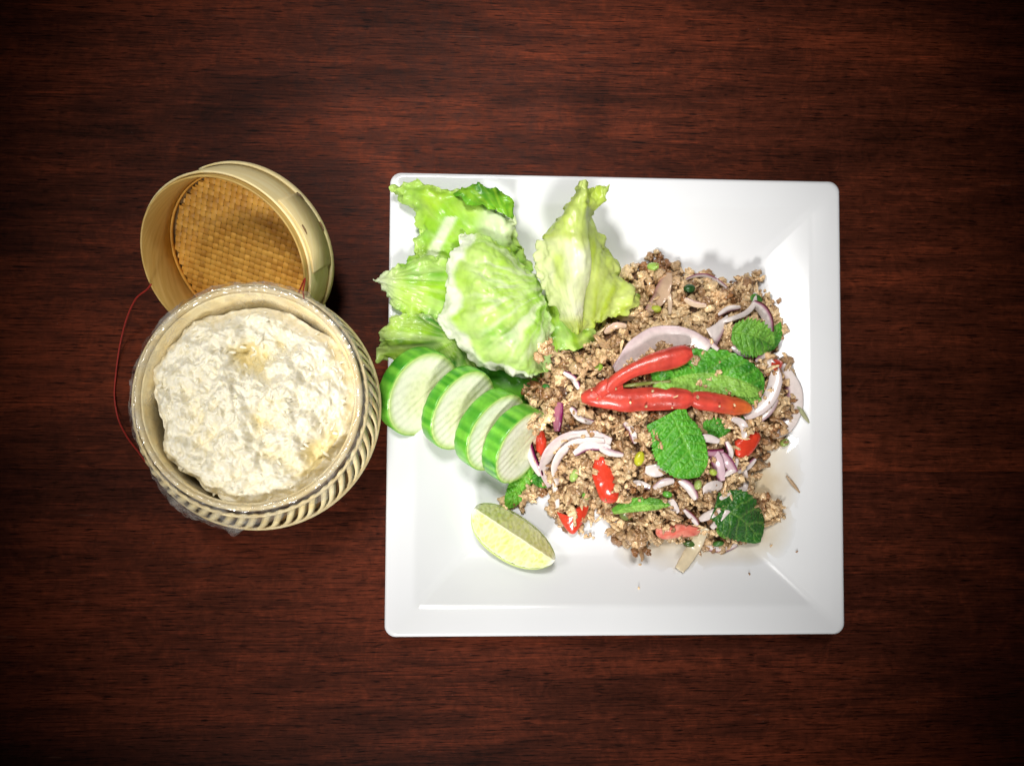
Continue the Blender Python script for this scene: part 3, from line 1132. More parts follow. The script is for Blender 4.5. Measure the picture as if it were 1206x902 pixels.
# upright folded leaf on the right of the lettuce: a pale lobe turned over a thin translucent panel
lettuce_leaf('lettuce_leaf', [
    [(678, 216, 62), (683, 213, 66), (690, 215, 67), (692, 218, 64), (690, 222, 62), (702, 224, 58), (720, 216, 60)],
    [(671, 238, 60), (679, 235, 68), (690, 238, 69), (694, 242, 64), (692, 244, 60), (698, 248, 54), (704, 250, 50)],
    [(650, 266, 56), (664, 259, 70), (684, 262, 72), (692, 266, 66), (688, 268, 60), (698, 272, 50), (706, 278, 40)],
    [(633, 294, 50), (652, 288, 66), (680, 286, 75), (695, 292, 69), (686, 296, 57), (706, 300, 46), (722, 304, 33)],
    [(631, 320, 46), (650, 317, 60), (678, 316, 74), (696, 322, 67), (684, 326, 53), (712, 328, 42), (738, 330, 28)],
    [(643, 345, 41), (656, 344, 54), (674, 344, 65), (690, 348, 58), (680, 352, 45), (716, 350, 37), (752, 351, 26)],
    [(656, 370, 36), (666, 370, 47), (676, 370, 52), (685, 372, 46), (680, 374, 38), (712, 368, 32), (748, 361, 26)],
    [(668, 388, 30), (676, 390, 36), (683, 390, 38), (687, 389, 35), (690, 388, 31), (706, 381, 28), (724, 374, 25)],
], col_right, 'upright folded yellow green lettuce leaf standing beside the meat', ruffle=2.2, fringe=2.0, nu=110, nv=100, seed=8, puck=1.3, vein=(690, 420, 8, 7), thick=0.3)


# ------------------------------------------------------------------ cucumber slices
def cucumber(px, py, z, tilt, az, r, thick, label, seed):
    c = P(px, py, z)
    t = thing('cucumber_slice', c - np.array([0, 0, 0]), label, 'cucumber slice', 'cucumber slices in a row along the left of the plate')
    # normal leans towards direction az (photo right/down)
    R = np.array(Matrix.Rotation(az, 3, 'Z') @ Matrix.Rotation(math.radians(tilt), 3, 'Y'))
    na = 120
    K = 2 * math.pi / 4.8
    pa = math.radians(38) - az

    def cor(x, y):
        return 0.17 * math.sin(K * (-x * math.sin(pa) + y * math.cos(pa)) + seed)

    def pt(rr, a, top, zoff=0.0):
        wob = 1 + 0.015 * math.sin(3 * a + seed)
        x, y = rr * wob * math.cos(a), rr * wob * 1.02 * math.sin(a)
        zz = (thick / 2 if top else -thick / 2) + cor(x, y) + zoff
        return np.array([x, y, zz]) @ R.T + c

    angs = np.linspace(0, 2 * np.pi, na, endpoint=False)
    # flesh: top face to just inside the skin, and bottom face
    rings = [0.02, 0.1, 0.2, 0.3, 0.4, 0.48, 0.56, 0.64, 0.72, 0.8, 0.86, 0.92, 0.965]
    loops, C = [], []
    for q in rings:
        loops.append(np.array([pt(r * q, a, True) for a in angs]))
        for a in angs:
            base = lerp((0.80, 0.84, 0.55), (0.88, 0.92, 0.72), float(sstep(0.2, 0.7, q)))
            base = lerp(base, (0.50, 0.70, 0.20), float(sstep(0.80, 0.965, q)))
            seedm = max(0, math.sin(a * 9 + 2 * math.sin(q * 20))) * float(sstep(0.15, 0.3, q)) * float(sstep(0.62, 0.5, q))
            C.append(lerp(base, (0.62, 0.70, 0.36), 0.5 * seedm))
    for q in rings[::-1]:
        loops.append(np.array([pt(r * q, a, False) for a in angs]))
        C += [(0.72, 0.8, 0.5)] * na
    V, F = loft(loops, True, True, True)
    make('flesh', V, F, M['cuke'], t, cols=np.array(C))
    loops, C = [], []
    prof = [(0.968, 1, 0), (0.985, 1, 0.0), (1.0, 1, -0.7), (1.005, 1, -thick * 0.3), (1.005, 1, -thick * 0.65), (1.0, 0, 0.7), (0.985, 0, 0.0), (0.968, 0, 0)]
    for i, (q, top, zo) in enumerate(prof):
        loops.append(np.array([pt(r * q, a, bool(top), zo) for a in angs]))
        for a in angs:
            st = mn.noise(Vector((math.cos(a) * 7, math.sin(a) * 7, seed))) * 1.3 + 0.25 * math.sin(a * 19 + seed) + 0.5 * mn.noise(Vector((a * 14, seed, 3)))
            g = lerp((0.04, 0.26, 0.016), (0.20, 0.55, 0.05), float(np.clip(0.42 + 0.6 * st, 0, 1)))
            if i in (0, 7):
                g = lerp(g, (0.42, 0.64, 0.16), 0.8)
            if i in (1, 6):
                g = lerp(g, (0.25, 0.5, 0.08), 0.6)
            C.append(g)
    V, F = loft(loops, True)
    make('skin', V, F, M['cuke_skin'], t, cols=np.array(C))
    return t


az = math.radians(-31)
cucumber(493, 461, 27, 48, az, 25.5, 10.5, 'leftmost cucumber slice, lying on the lettuce next to the rice basket', 0.3)
cucumber(541, 481, 29, 51, az, 24.5, 8.5, 'second cucumber slice from the rice basket', 1.7)
cucumber(578, 506, 29, 54, az, 24.0, 10, 'third cucumber slice from the rice basket', 3.1)
cucumber(607, 522, 27, 57, az, 23.0, 11, 'cucumber slice nearest the meat, at the right end of the row', 4.4)


# ------------------------------------------------------------------ lime wedge
def build_lime():
    c = P(604, 624, 8)
    t = thing('lime_wedge', (c[0], c[1], 7), 'lime wedge lying on the white plate below the cucumber', 'lime')
    a_len, rad = 28.0, 22.0
    half = math.radians(40)
    yaw = math.radians(-33)
    roll = math.radians(-14)
    R = np.array(Matrix.Rotation(yaw, 3, 'Z') @ Matrix.Rotation(roll, 3, 'X'))
    zc = 6.8 + rad + 0.2

    def T(v):
        return np.asarray(v, float) @ R.T + np.array([c[0], c[1], zc])

    nu, nv = 120, 40

    def prof(u):
        return rad * (max(0, 1 - abs(u) ** 2.3)) ** 0.55

    def pt(u, f, k):
        # f: 0..1 from the core to the rind ; k: -1..1 across the wedge
        ang = half * k
        rr = prof(u) * f
        return (a_len * u, rr * math.sin(ang), -rr * math.cos(ang))

    us = np.linspace(-0.985, 0.985, nu)
    for sgn, nm in ((-1, 'flesh'), (1, 'flesh')):
        W, C = [], []
        for u in us:
            for f in np.linspace(0.0, 0.93, nv):
                p = np.array(pt(u, f, sgn))
                n = np.array((0, math.cos(half * sgn) * sgn, math.sin(half * sgn) * sgn))
                ves = mn.noise(Vector((u * 16, f * 5, 2 + sgn))) * 0.35
                p = p + n * (ves - 0.25)
                W.append(p)
                cc = lerp((0.84, 0.87, 0.46), (0.66, 0.72, 0.18), float(np.clip(0.5 + 0.8 * mn.noise(Vector((u * 15 - sgn * f * 3, f * 3.0, sgn))), 0, 1)))
                sac = mn.voronoi(Vector((u * 9 + 0.6 * f * sgn, f * 2.6, 3 + sgn)))[0]
                cc = lerp(cc, (0.93, 0.94, 0.68), 0.38 * float(sstep(0.16, 0.02, sac[1] - sac[0])))
                cc = lerp(cc, (0.88, 0.88, 0.66), float(sstep(0.10, 0.0, f)) * 0.9)
                cc = lerp(cc, (0.90, 0.92, 0.74), float(sstep(0.86, 0.93, f)) * 0.9)
                cc = lerp(cc, (0.90, 0.90, 0.76), float(sstep(0.85, 0.985, abs(u))))
                C.append(cc)
        fs = gridfaces(nu, nv)
        if sgn > 0:
            fs = [f[::-1] for f in fs]
        make(nm, T(W), fs, M['lime'], t, cols=np.array(C), solid=0.0)
    # rind: outer skin with thickness
    W, C = [], []
    ks = np.linspace(-1, 1, 22)
    for u in us:
        for f, kk in [(0.93, -1)] + [(1.0, k) for k in ks] + [(0.93, 1)]:
            p = np.array(pt(u, f, kk))
            W.append(p)
            C.append((0.30, 0.46, 0.05) if f == 1.0 and abs(kk) < 1 else (0.60, 0.70, 0.24))
    V, F = T(W), gridfaces(nu, len(ks) + 2)
    make('rind', V, F, M['lime_skin'], t, cols=np.array(C))


build_lime()


# ------------------------------------------------------------------ minced meat
def lump_variants(sub, n, amp, seed0):
    out = []
    for k in range(n):
        bm = bmesh.new()
        bmesh.ops.create_icosphere(bm, subdivisions=sub, radius=1)
        bm.verts.ensure_lookup_table()
        v = np.array([x.co[:] for x in bm.verts])
        f = np.array([[y.index for y in x.verts] for x in bm.faces])
        bm.free()
        s = seed0 + k * 13.7
        d = np.array([1 + amp * fbm((p[0] + s, p[1] - s, p[2] + 2 * s), 1.1, 3) + 0.35 * amp * mn.noise(Vector((p[0] * 3.3 + s, p[1] * 3.3, p[2] * 3.3))) for p in v])
        v = v * d[:, None]
        v = v * np.array([1.15, 0.92, 0.78])
        out.append((v, f))
    return out


LUMP_HI = lump_variants(3, 7, 0.75, 3)
LUMP_LO = lump_variants(2, 7, 0.7, 90)
SHRED = [(v * np.array([2.1, 0.62, 0.62]) + np.column_stack([np.zeros(len(v)), 0.35 * np.sin(v[:, 0] * 1.7 + k), np.zeros(len(v))]), f) for k, (v, f) in enumerate(lump_variants(3, 5, 0.8, 200))]


def rand_rot():
    q = rng.normal(size=4)
    q /= np.linalg.norm(q)
    w, x, y, z = q
    return np.array([[1 - 2 * (y * y + z * z), 2 * (x * y - z * w), 2 * (x * z + y * w)], [2 * (x * y + z * w), 1 - 2 * (x * x + z * z), 2 * (y * z - x * w)], [2 * (x * z - y * w), 2 * (y * z + x * w), 1 - 2 * (x * x + y * y)]])


def meat_col(x, y):
    """cooked mince: pale tan to brown, whole patches browner than others"""
    g = 0.42 + 0.75 * fbm((x, y, 20), 0.05, 3) + random.gauss(0, 0.27)
    g = min(1, max(0, g))
    return lerp((0.85, 0.61, 0.34), (0.26, 0.11, 0.037), g) * random.uniform(0.7, 1.15)


def crumbs(cent, hi=False):
    """cent: list of (x, y, z, r) -> V, F, C of joined crumbs"""
    Vs, Fs, Cs = [], [], []
    b = 0
    for (x, y, z, r) in cent:
        v, f = random.choice(SHRED if random.random() < 0.16 else LUMP_HI if (hi or r > 2.1) else LUMP_LO)
        w = (v * r) @ rand_rot().T + np.array([x, y, z])
        Vs.append(w); Fs.append(f + b); b += len(v)
        Cs.append(np.tile(meat_col(x, y), (len(v), 1)))
    return np.vstack(Vs), np.vstack(Fs), np.vstack(Cs)


def build_meat():
    t = thing('minced_meat_pile', (P(780, 480, 10)[0], P(780, 480, 10)[1], 7), 'pile of brown cooked minced meat salad on the white square plate', 'minced meat')
    # packed body of the pile
    nx, ny = 130, 130
    xs = np.linspace(PILE[:, 0].min() - 2, PILE[:, 0].max() + 2, nx)
    ys = np.linspace(PILE[:, 1].min() - 2, PILE[:, 1].max() + 2, ny)
    idx = -np.ones((ny, nx), int)
    V, C = [], []
    for j, y in enumerate(ys):
        for i, x in enumerate(xs):
            d = _samp(PD, x, y)
            if d > 0.6:
                idx[j, i] = len(V)
                z = pile_h(x, y) - 2.2 + 1.0 * fbm((x, y, 8), 0.5, 2)
                z = max(z, plate_z(x, y) + 0.1) if d > 2 else plate_z(x, y) + 0.2
                V.append((x, y, z))
                C.append(lerp((0.15, 0.07, 0.03), (0.07, 0.03, 0.014), random.random()))  # much darker than the crumbs: shade of the gaps put into the colour
    F = []
    for j in range(ny - 1):
        for i in range(nx - 1):
            q = [idx[j, i], idx[j, i + 1], idx[j + 1, i + 1], idx[j + 1, i]]
            if min(q) >= 0:
                F.append(q)
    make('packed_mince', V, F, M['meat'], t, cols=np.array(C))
    cent = []
    tries = 0
    while len(cent) < 5600 and tries < 60000:
        tries += 1
        x = random.uniform(PILE[:, 0].min() - 3, PILE[:, 0].max() + 3)
        y = random.uniform(PILE[:, 1].min() - 3, PILE[:, 1].max() + 3)
        d = _samp(PD, x, y)
        if d < -2.5 + 2.5 * fbm((x, y, 2), 0.2, 2):
            continue
        r = random.choice((0.7, 0.9, 1.1, 1.3, 1.5, 1.8, 2.2, 2.8, 3.5)) * random.uniform(0.75, 1.1)
        cl = fbm((x, y, 31), 0.13, 2)
        z = pile_h(x, y) + cl * 5.0 + random.uniform(-1.8, 0.8)
        if d < 3:
            z = plate_z(x, y) + r * 0.55 + max(0, d) * random.random() * 2
            if PH[int(min(max(y - GY0, 0), GH - 1)), int(min(max(x - GX0, 0), GW - 1))] > plate_z(x, y) + 10:
                z = max(z, pile_h(x, y) - 1)
        cent.append((x, y, z, r))
    V, F, C = crumbs(cent)
    make('mince_crumbs', V, F, M['meat'], t, cols=C, kind='stuff')


build_meat()


def clump(px, py, size, n, label, dz=1.0, group=None, zfix=None):
    c = S(px, py, dz) if zfix is None else P(px, py, zfix)
    cent = []
    for k in range(n):
        q = rng.normal(size=3) * size * np.array([0.5, 0.42, 0.3])
        cent.append((c[0] + q[0], c[1] + q[1], c[2] + abs(q[2]), random.uniform(0.22, 0.42) * size))
    V, F, C = crumbs(cent, True)
    o = make('meat_clump', V, F, M['meat'], cols=C * 1.12)
    tag(o, label, 'minced meat', group)


clump(641, 415, 7.0, 16, 'lump of minced meat resting on the cupped lettuce leaf', zfix=38)
clump(627, 464, 6.5, 14, 'lump of minced meat just above the right end of the cucumber row', 2.5)
clump(884, 333, 6.0, 14, 'round pale lump of minced meat at the top right of the pile', 3)
clump(905, 356, 5.0, 10, 'small lump of minced meat beside the green bit at the right of the pile', 3)
clump(838, 348, 8.5, 22, 'broad pale lump of minced meat under the thin onion arc at the top', 4)
clump(858, 352, 6.5, 15, 'pale lump of minced meat left of the round top right lump', 4)
clump(752, 632, 7.5, 20, 'brown lump of minced meat at the bottom edge, left of the cream onion strip', 2.5)
clump(712, 606, 5.5, 12, 'lump of minced meat under the tip of the red pepper wedge', 2)
clump(880, 505, 6.0, 14, 'lump of minced meat beside the red pepper chunk on the right', 3)
clump(908, 508, 6.0, 14, 'lump of minced meat inside the outer onion ring on the right', 3)
clump(888, 556, 5.0, 12, 'dark lump of minced meat on the right edge above the dark mint leaf', 2)
clump(905, 594, 5.5, 14, 'reddish lump of minced meat to the right of the dark mint leaf', 2)
clump(918, 605, 4.0, 8, 'lump of minced meat farthest right near the lower edge of the pile', 1.5)
clump(765, 518, 6.0, 14, 'pale lump of minced meat left of the big flat mint leaf', 4)
clump(738, 562, 6.5, 16, 'pale lump of minced meat beside the red pepper wedge', 4)
clump(700, 500, 6.0, 14, 'pale lump of minced meat just below the left end of the long chilli', 4)
clump(690, 548, 6.0, 14, 'pale lump of minced meat inside the double onion arc', 3)
clump(728, 425, 6.5, 16, 'pale lump of minced meat above the bend of the upper chilli', 3)
clump(696, 430, 6.5, 16, 'brown lump of minced meat to the left of the chilli bend', 3)
clump(752, 374, 6.0, 14, 'brown lump of minced meat below the brownish onion petal', 3)
clump(630, 499, 5.5, 12, 'pale lump of minced meat resting on the last cucumber slice', zfix=36)
clump(646, 492, 5.0, 12, 'pale lump of minced meat right of the white onion chunk', 4)
clump(633, 541, 4.5, 10, 'lump of minced meat below the small red bit by the cucumber', 5)
for px, py, lab in ((603, 592, 'crumb of minced meat on the plate just above the lime wedge'), (613, 586, 'crumb of minced meat under the bright green leaf tip near the lime'),
                    (628, 581, 'crumb of minced meat on the plate between the leaf tip and the pile'), (639, 577, 'crumb of minced meat touching the lower left edge of the pile'),
                    (684, 625, 'crumb of minced meat stuck to the lower side of the red piece on the plate'), (692, 631, 'crumb of minced meat just below the red piece on the plate')):
    clump(px, py, 2.6, 6, lab, 0.6, 'loose meat crumbs on the plate')


# ------------------------------------------------------------------ salad pieces
def piece(name, V, F, C, mat, label, cat, group=None, solid=0.0):
    o = make(name, V, F, M[mat], cols=np.clip(np.asarray(C), 0.004, 0.95), solid=solid)
    return tag(o, label, cat, group)


ON_W = np.array((0.82, 0.73, 0.70))
ON_P = np.array((0.26, 0.035, 0.12))


def onion(path, width, label, purple=1, amount=1.0, roll=0.3, dz=3.5, thick=1.5, ns=46, tint=None, arch=0.0, wprof=None):
    """bowed slice of onion; width in photo pixels; purple: +1 / -1 which long edge carries the coloured skin"""
    pts = []
    for i, p in enumerate(path):
        extra = p[2] if len(p) > 2 else 0
        pts.append(S(p[0], p[1], dz + extra))
    C = crom(pts, ns)
    # smooth the heights so that the slice is stiff
    z = C[:, 2].copy()
    for _ in range(12):
        z[1:-1] = 0.25 * z[:-2] + 0.5 * z[1:-1] + 0.25 * z[2:]
    C[:, 2] = z + arch * np.sin(np.linspace(0, np.pi, ns))
    T, Sd, U = frames(C)
    n = 14
    loops, cols = [], []
    white = ON_W if tint is None else np.array(tint)
    for i in range(ns):
        s = i / (ns - 1)
        w = 0.5 * width * 0.56 * (wprof(s) if wprof else (0.35 + 0.65 * math.sin(math.pi * min(max(s * 0.94 + 0.03, 0), 1)) ** 0.6))
        a = np.linspace(0, 2 * np.pi, n, endpoint=False)
        cr, sr = math.cos(roll), math.sin(roll)
        sv = Sd[i] * cr + U[i] * sr
        uv = -Sd[i] * sr + U[i] * cr
        jit = 1 + 0.06 * mn.noise(Vector((s * 9, width, 2)))
        loops.append(C[i] + np.outer(np.cos(a) * w * jit, sv) + np.outer(np.sin(a) * thick * 0.5 * (0.5 + 0.5 * math.sin(math.pi * s)), uv))
        for x in a:
            e = purple * math.cos(x)
            k = float(sstep(0.30, 0.85, e)) * amount
            k = max(k, 0.25 * amount * (0.5 + 0.5 * mn.noise(Vector((s * 3, x, width)))) * float(sstep(-0.2, 0.8, e)))
            cols.append(lerp(white, ON_P, k))
    V, F = loft(loops, True, True, True)
    piece('onion_slice', V, F, cols, 'onion', label, 'onion slice', 'slices of red onion in the meat salad')


onion([(727, 440), (738, 424), (752, 409), (770, 399), (792, 397), (814, 401), (834, 412)], 27, 'broad white crescent of onion lying along the top of the upper chilli', 1, 0.35, 0.5, 4.5, 2.2)
onion([(722, 433), (738, 413), (757, 396), (780, 389), (806, 391), (832, 402), (846, 412)], 9, 'thin pinkish onion edge above the broad white crescent', 1, 0.6, 0.8, 5.5, 1.6)
onion([(838, 398), (845, 390), (852, 380), (857, 372)], 24, 'pointed purple tipped onion petal right of the white crescent', -1, 0.8, 0.4, 5.5, 2.0, wprof=lambda s: 1.0 - 0.9 * s)
onion([(887, 356), (897, 364), (904, 376), (908, 394)], 12, 'short purple onion slice bending over the bright green leaf on the right', 1, 1.3, 0.5, 7, 2.0)
onion([(889, 345), (888, 358), (878, 369), (860, 376), (846, 379)], 6, 'thin cream coloured onion arc below the top right lump of meat', 1, 0.0, 0.3, 6, 1.5)
onion([(808, 329), (820, 325), (832, 325), (845, 331), (856, 339)], 5, 'thin pinkish onion arc at the very top of the pile', 1, 1.0, 0.6, 5.5, 1.4)
onion([(786, 322), (782, 338), (776, 352), (764, 366)], 19, 'brownish onion petal standing up at the top left of the pile', -1, 0.55, 0.7, 6, 2.2, tint=(0.55, 0.38, 0.26))
onion([(786, 340), (789, 354), (789, 370)], 5, 'thin pale onion sliver right of the brownish petal', 1, 0.1, 0.3, 6, 1.2, tint=(0.66, 0.5, 0.36))
onion([(720, 371), (738, 374), (756, 372), (772, 366)], 9, 'tan onion strip in the brown meat beside the folded lettuce', 1, 0.2, 0.4, 4, 1.6, tint=(0.58, 0.40, 0.25))
onion([(905, 424), (913, 441), (911, 458), (902, 474), (888, 485), (876, 491)], 15, 'curved white onion slice right of the long chilli tip', 1, 0.15, 0.35, 5, 1.8)
onion([(920, 430), (929, 446), (935, 464), (933, 486), (923, 504), (912, 512)], 19, 'outermost onion ring on the right side with a purple edge', -1, 1.2, 0.3, 3, 1.8, wprof=lambda s: 0.5 + 0.5 * math.sin(math.pi * s))
onion([(648, 572), (641, 553), (647, 534), (660, 521), (677, 514), (698, 513), (720, 520)], 18, 'wide white outer onion arc on the left of the pile', 1, 0.3, 0.7, 5.5, 2.0)
onion([(657, 570), (653, 552), (660, 535), (673, 524), (690, 519), (712, 519)], 11, 'narrower inner white onion arc nested in the wide one', -1, 0.5, 0.6, 5, 1.8)
onion([(676, 535), (690, 526), (704, 525), (719, 529)], 12, 'short onion arc with a deep purple inside under the two white arcs', -1, 1.5, 0.3, 4.5, 1.8)
onion([(652, 566), (655, 582), (657, 598)], 6, 'thin onion tail hanging below the double onion arcs', 1, 0.1, 0.3, 2.5, 1.3)
onion([(622, 505), (622, 520), (626, 536), (632, 550), (637, 560)], 12, 'deep purple onion slice at the right end of the cucumber row', 1, 1.7, 0.6, 12, 2.6)
onion([(660, 474), (657, 490), (656, 508)], 11, 'dark purple onion piece left of the long chilli', 1, 1.8, 0.4, 3.5, 1.8, tint=(0.4, 0.14, 0.2))
onion([(760, 553), (774, 554), (790, 549)], 14, 'white oval onion piece below the big flat mint leaf', 1, 0.05, 0.2, 4.5, 1.8)
onion([(840, 530), (845, 545), (850, 566)], 13, 'lilac onion strand right of the big flat mint leaf', -1, 1.0, 0.4, 6, 1.8, tint=(0.7, 0.5, 0.56))
onion([(850, 534), (857, 544), (866, 556)], 11, 'second lilac onion strand slanting beside the first', 1, 1.0, 0.4, 6.5, 1.8, tint=(0.7, 0.5, 0.56))
onion([(826, 531), (838, 533), (852, 531)], 8, 'purple onion bar across the top of the lilac strands', 1, 1.6, 0.4, 7, 1.7, tint=(0.55, 0.3, 0.38))
onion([(822, 517), (833, 516), (847, 520)], 9, 'white onion chip by the right corner of the big flat mint leaf', 1, 0.05, 0.3, 6, 1.6)
onion([(862, 493), (872, 497), (877, 505), (876, 516)], 9, 'small white onion curl above the red pepper chunk on the right', 1, 0.1, 0.5, 6.5, 1.7)
onion([(877, 553), (876, 572), (866, 588), (852, 604), (838, 622)], 10, 'long pale onion strip running down the lower right of the pile', 1, 0.05, 0.4, 5, 1.7)
onion([(830, 621), (820, 640), (810, 656), (800, 671)], 14, 'cream onion strip poking out over the plate at the bottom of the pile', 1, 0.05, 0.3, 3.2, 1.8, tint=(0.76, 0.66, 0.46), wprof=lambda s: 0.75 + 0.25 * math.sin(math.pi * s))
onion([(822, 640), (838, 645), (854, 646), (868, 641)], 9, 'thin onion arc with a purple lower edge at the bottom of the pile', -1, 1.0, 0.4, 2.5, 1.6)
onion([(790, 588), (793, 597), (798, 604)], 10, 'little white onion chip above the pink pepper strip', 1, 0.05, 0.3, 6, 1.6)
onion([(828, 578), (838, 574), (850, 572)], 15, 'white onion chunk below the lilac strands', 1, 0.05, 0.4, 5, 2.2)
onion([(625, 493), (632, 491), (638, 495)], 13, 'white onion chunk between the cucumber and the meat', 1, 0.05, 0.3, 4, 3.0)
onion([(848, 600), (836, 606), (824, 612)], 9, 'pale onion sliver crossing above the cream strip', 1, 0.05, 0.3, 5.5, 1.6)


onion([(672, 480), (684, 492), (700, 498)], 9, 'purple edged onion sliver just under the left end of the long chilli', 1, 1.4, 0.4, 4, 1.6)
onion([(735, 498), (744, 508), (748, 522)], 8, 'onion sliver standing left of the top corner of the big flat mint leaf', -1, 1.2, 0.4, 5, 1.6)
onion([(700, 522), (716, 532), (734, 536)], 8, 'pale onion strip running from the double arcs towards the mint leaf', 1, 0.7, 0.4, 4.5, 1.6)
onion([(735, 575), (750, 570), (766, 574)], 9, 'onion sliver above the narrow rolled mint leaf', -1, 1.0, 0.4, 4.5, 1.6)
onion([(800, 565), (812, 574), (820, 588)], 10, 'white onion strip with a lilac edge left of the white chunk', 1, 0.9, 0.4, 5, 1.7)
onion([(855, 520), (860, 532), (858, 545)], 7, 'thin purple onion strip beside the red pepper chunk', -1, 1.5, 0.4, 6, 1.6)
onion([(868, 556), (880, 550), (890, 540)], 8, 'onion sliver on the right edge above the long pale strip', 1, 1.0, 0.4, 4, 1.6)
onion([(890, 425), (900, 418), (905, 408)], 8, 'onion sliver between the bright green sprig and the small red triangle', 1, 1.0, 0.4, 5, 1.6)
onion([(846, 371), (858, 364), (872, 362)], 7, 'purple edged sliver lying across the pale lumps at the top', -1, 1.3, 0.4, 5.5, 1.5)
onion([(712, 392), (724, 384), (738, 384)], 8, 'tan onion strip above the left end of the white crescent', 1, 0.3, 0.4, 4.5, 1.6, tint=(0.68, 0.5, 0.36))
onion([(664, 438), (676, 446), (682, 458)], 8, 'purple onion sliver in the meat left of the chilli bend', 1, 1.5, 0.4, 4, 1.6)
onion([(806, 600), (816, 610), (822, 618)], 7, 'lilac onion sliver above the pinkish pepper strip', 1, 1.2, 0.4, 6, 1.5)

onion([(770, 575), (782, 568), (794, 566)], 9, 'pale onion strip under the lower tip of the big flat mint leaf', 1, 0.5, 0.4, 5, 1.7)
onion([(868, 540), (862, 552), (852, 560)], 8, 'purple onion sliver between the lilac strands and the long pale strip', -1, 1.5, 0.4, 6, 1.6)
onion([(915, 470), (905, 484), (893, 496)], 9, 'white onion sliver inside the outermost onion ring', 1, 0.6, 0.4, 5, 1.7)
onion([(845, 590), (857, 584), (870, 586)], 8, 'pale onion sliver above the dark mint leaf', -1, 1.0, 0.4, 5, 1.6)
onion([(806, 352), (818, 358), (832, 360)], 7, 'tan onion sliver in the meat right of the dark green round bit', 1, 0.5, 0.4, 5, 1.5, tint=(0.72, 0.55, 0.40))
onion([(862, 408), (874, 416), (886, 418)], 8, 'white onion sliver just above the folded mint leaf', 1, 0.8, 0.4, 5.5, 1.6)

# ---- chillies
CH_R = np.array((0.58, 0.060, 0.042))
CH_O = np.array((0.80, 0.22, 0.03))


def chilli(path, radii_px, label, tip=0.0, dz=6.0, flat=0.8, straighten=True):
    pts = [S(x, y, dz) for x, y in path]
    if straighten:
        zs = np.array([p[2] for p in pts])
        k = np.polyfit(np.arange(len(zs)), zs, 1)
        zz = np.polyval(k, np.arange(len(zs))) * 0.75 + zs * 0.25
        pts = [P(x, y, z) for (x, y), z in zip(path, zz)]
    V, F, s, a = tube(pts, np.asarray(radii_px) * 0.48, 20, 60, flat, 0.10, len(path))
    C = np.array([lerp(CH_R, CH_O, float(np.clip(tip * (q - 0.35) * 1.6, 0, 1)) + 0.10 * max(0, mn.noise(Vector((q * 6, x, 1))))) * (1 + 0.42 * mn.noise(Vector((q * 3.5, math.cos(x) * 2.2 + 3, math.sin(x) * 2.2)))) for q, x in zip(s, a)])
    piece('chilli_pepper', V, F, C, 'chili', label, 'chilli pepper', 'red chilli pieces on top of the meat')


chilli([(715, 462), (722, 452), (733, 443), (748, 435), (768, 428), (790, 422), (806, 417), (815, 415)], [5, 8, 8.5, 9, 11, 13, 11, 5], 'upper glossy red chilli piece slanting up to a blunt round end', dz=11.5)
chilli([(685, 469), (694, 468), (710, 468), (735, 471), (765, 470), (795, 470), (808, 470), (816, 471)], [5, 10, 13, 14, 14, 14, 12, 7], 'long straight red chilli lying across the middle of the pile', dz=7)
chilli([(812, 470), (822, 471), (840, 474), (858, 477), (872, 479), (881, 481), (885, 482)], [7, 11, 12, 11.5, 9.5, 6, 2.5], 'red chilli end piece turning orange at its right tip', tip=1.0, dz=7)
chilli([(704, 466), (712, 459), (722, 455), (732, 452)], [8, 11, 11, 7], 'short red chilli stub where the two long pieces meet', dz=9)


# ---- chunks of red pepper
def chunk(poly, label, dz=4.0, thick=3.5, col=(0.60, 0.045, 0.02), bulge=1.2, pale=0.0, mat='tomato', cat='red pepper', group='red pepper bits in the meat salad', name='red_pepper_piece'):
    n = 48
    q = np.array(poly + [poly[0]], float)
    ctr = np.mean(poly, 0)
    B = crom(q, n + 1)[:-1]
    c0 = S(ctr[0], ctr[1], dz)
    loops, C = [], []
    rings = [(0.02, 1), (0.3, 1), (0.6, 1), (0.82, 0.85), (0.95, 0.5), (1.0, 0.05), (0.97, -0.6), (0.8, -1)]
    for f, h in rings:
        lp = []
        for b in B:
            pp = ctr + (b - ctr) * f
            pz = S(pp[0], pp[1], dz)[2] * 0.35 + c0[2] * 0.65
            w = P(pp[0], pp[1], pz)
            z = w[2] + h * thick * 0.5 + (bulge * (1 - f * f) if h > 0 else 0) + 0.5 * mn.noise(Vector((w[0] * 0.25, w[1] * 0.25, 4)))
            lp.append((w[0], w[1], z))
            C.append(lerp(np.array(col), (0.80, 0.42, 0.30), pale * (0.5 + 0.9 * mn.noise(Vector((w[0] * 0.4, w[1] * 0.4, 7))))) * (1 + 0.15 * mn.noise(Vector((w[0] * 0.15, w[1] * 0.15, 1)))))
        loops.append(np.array(lp))
    V, F = loft(loops, True, True, True)
    piece(name, V, F, C, mat, label, cat, group)


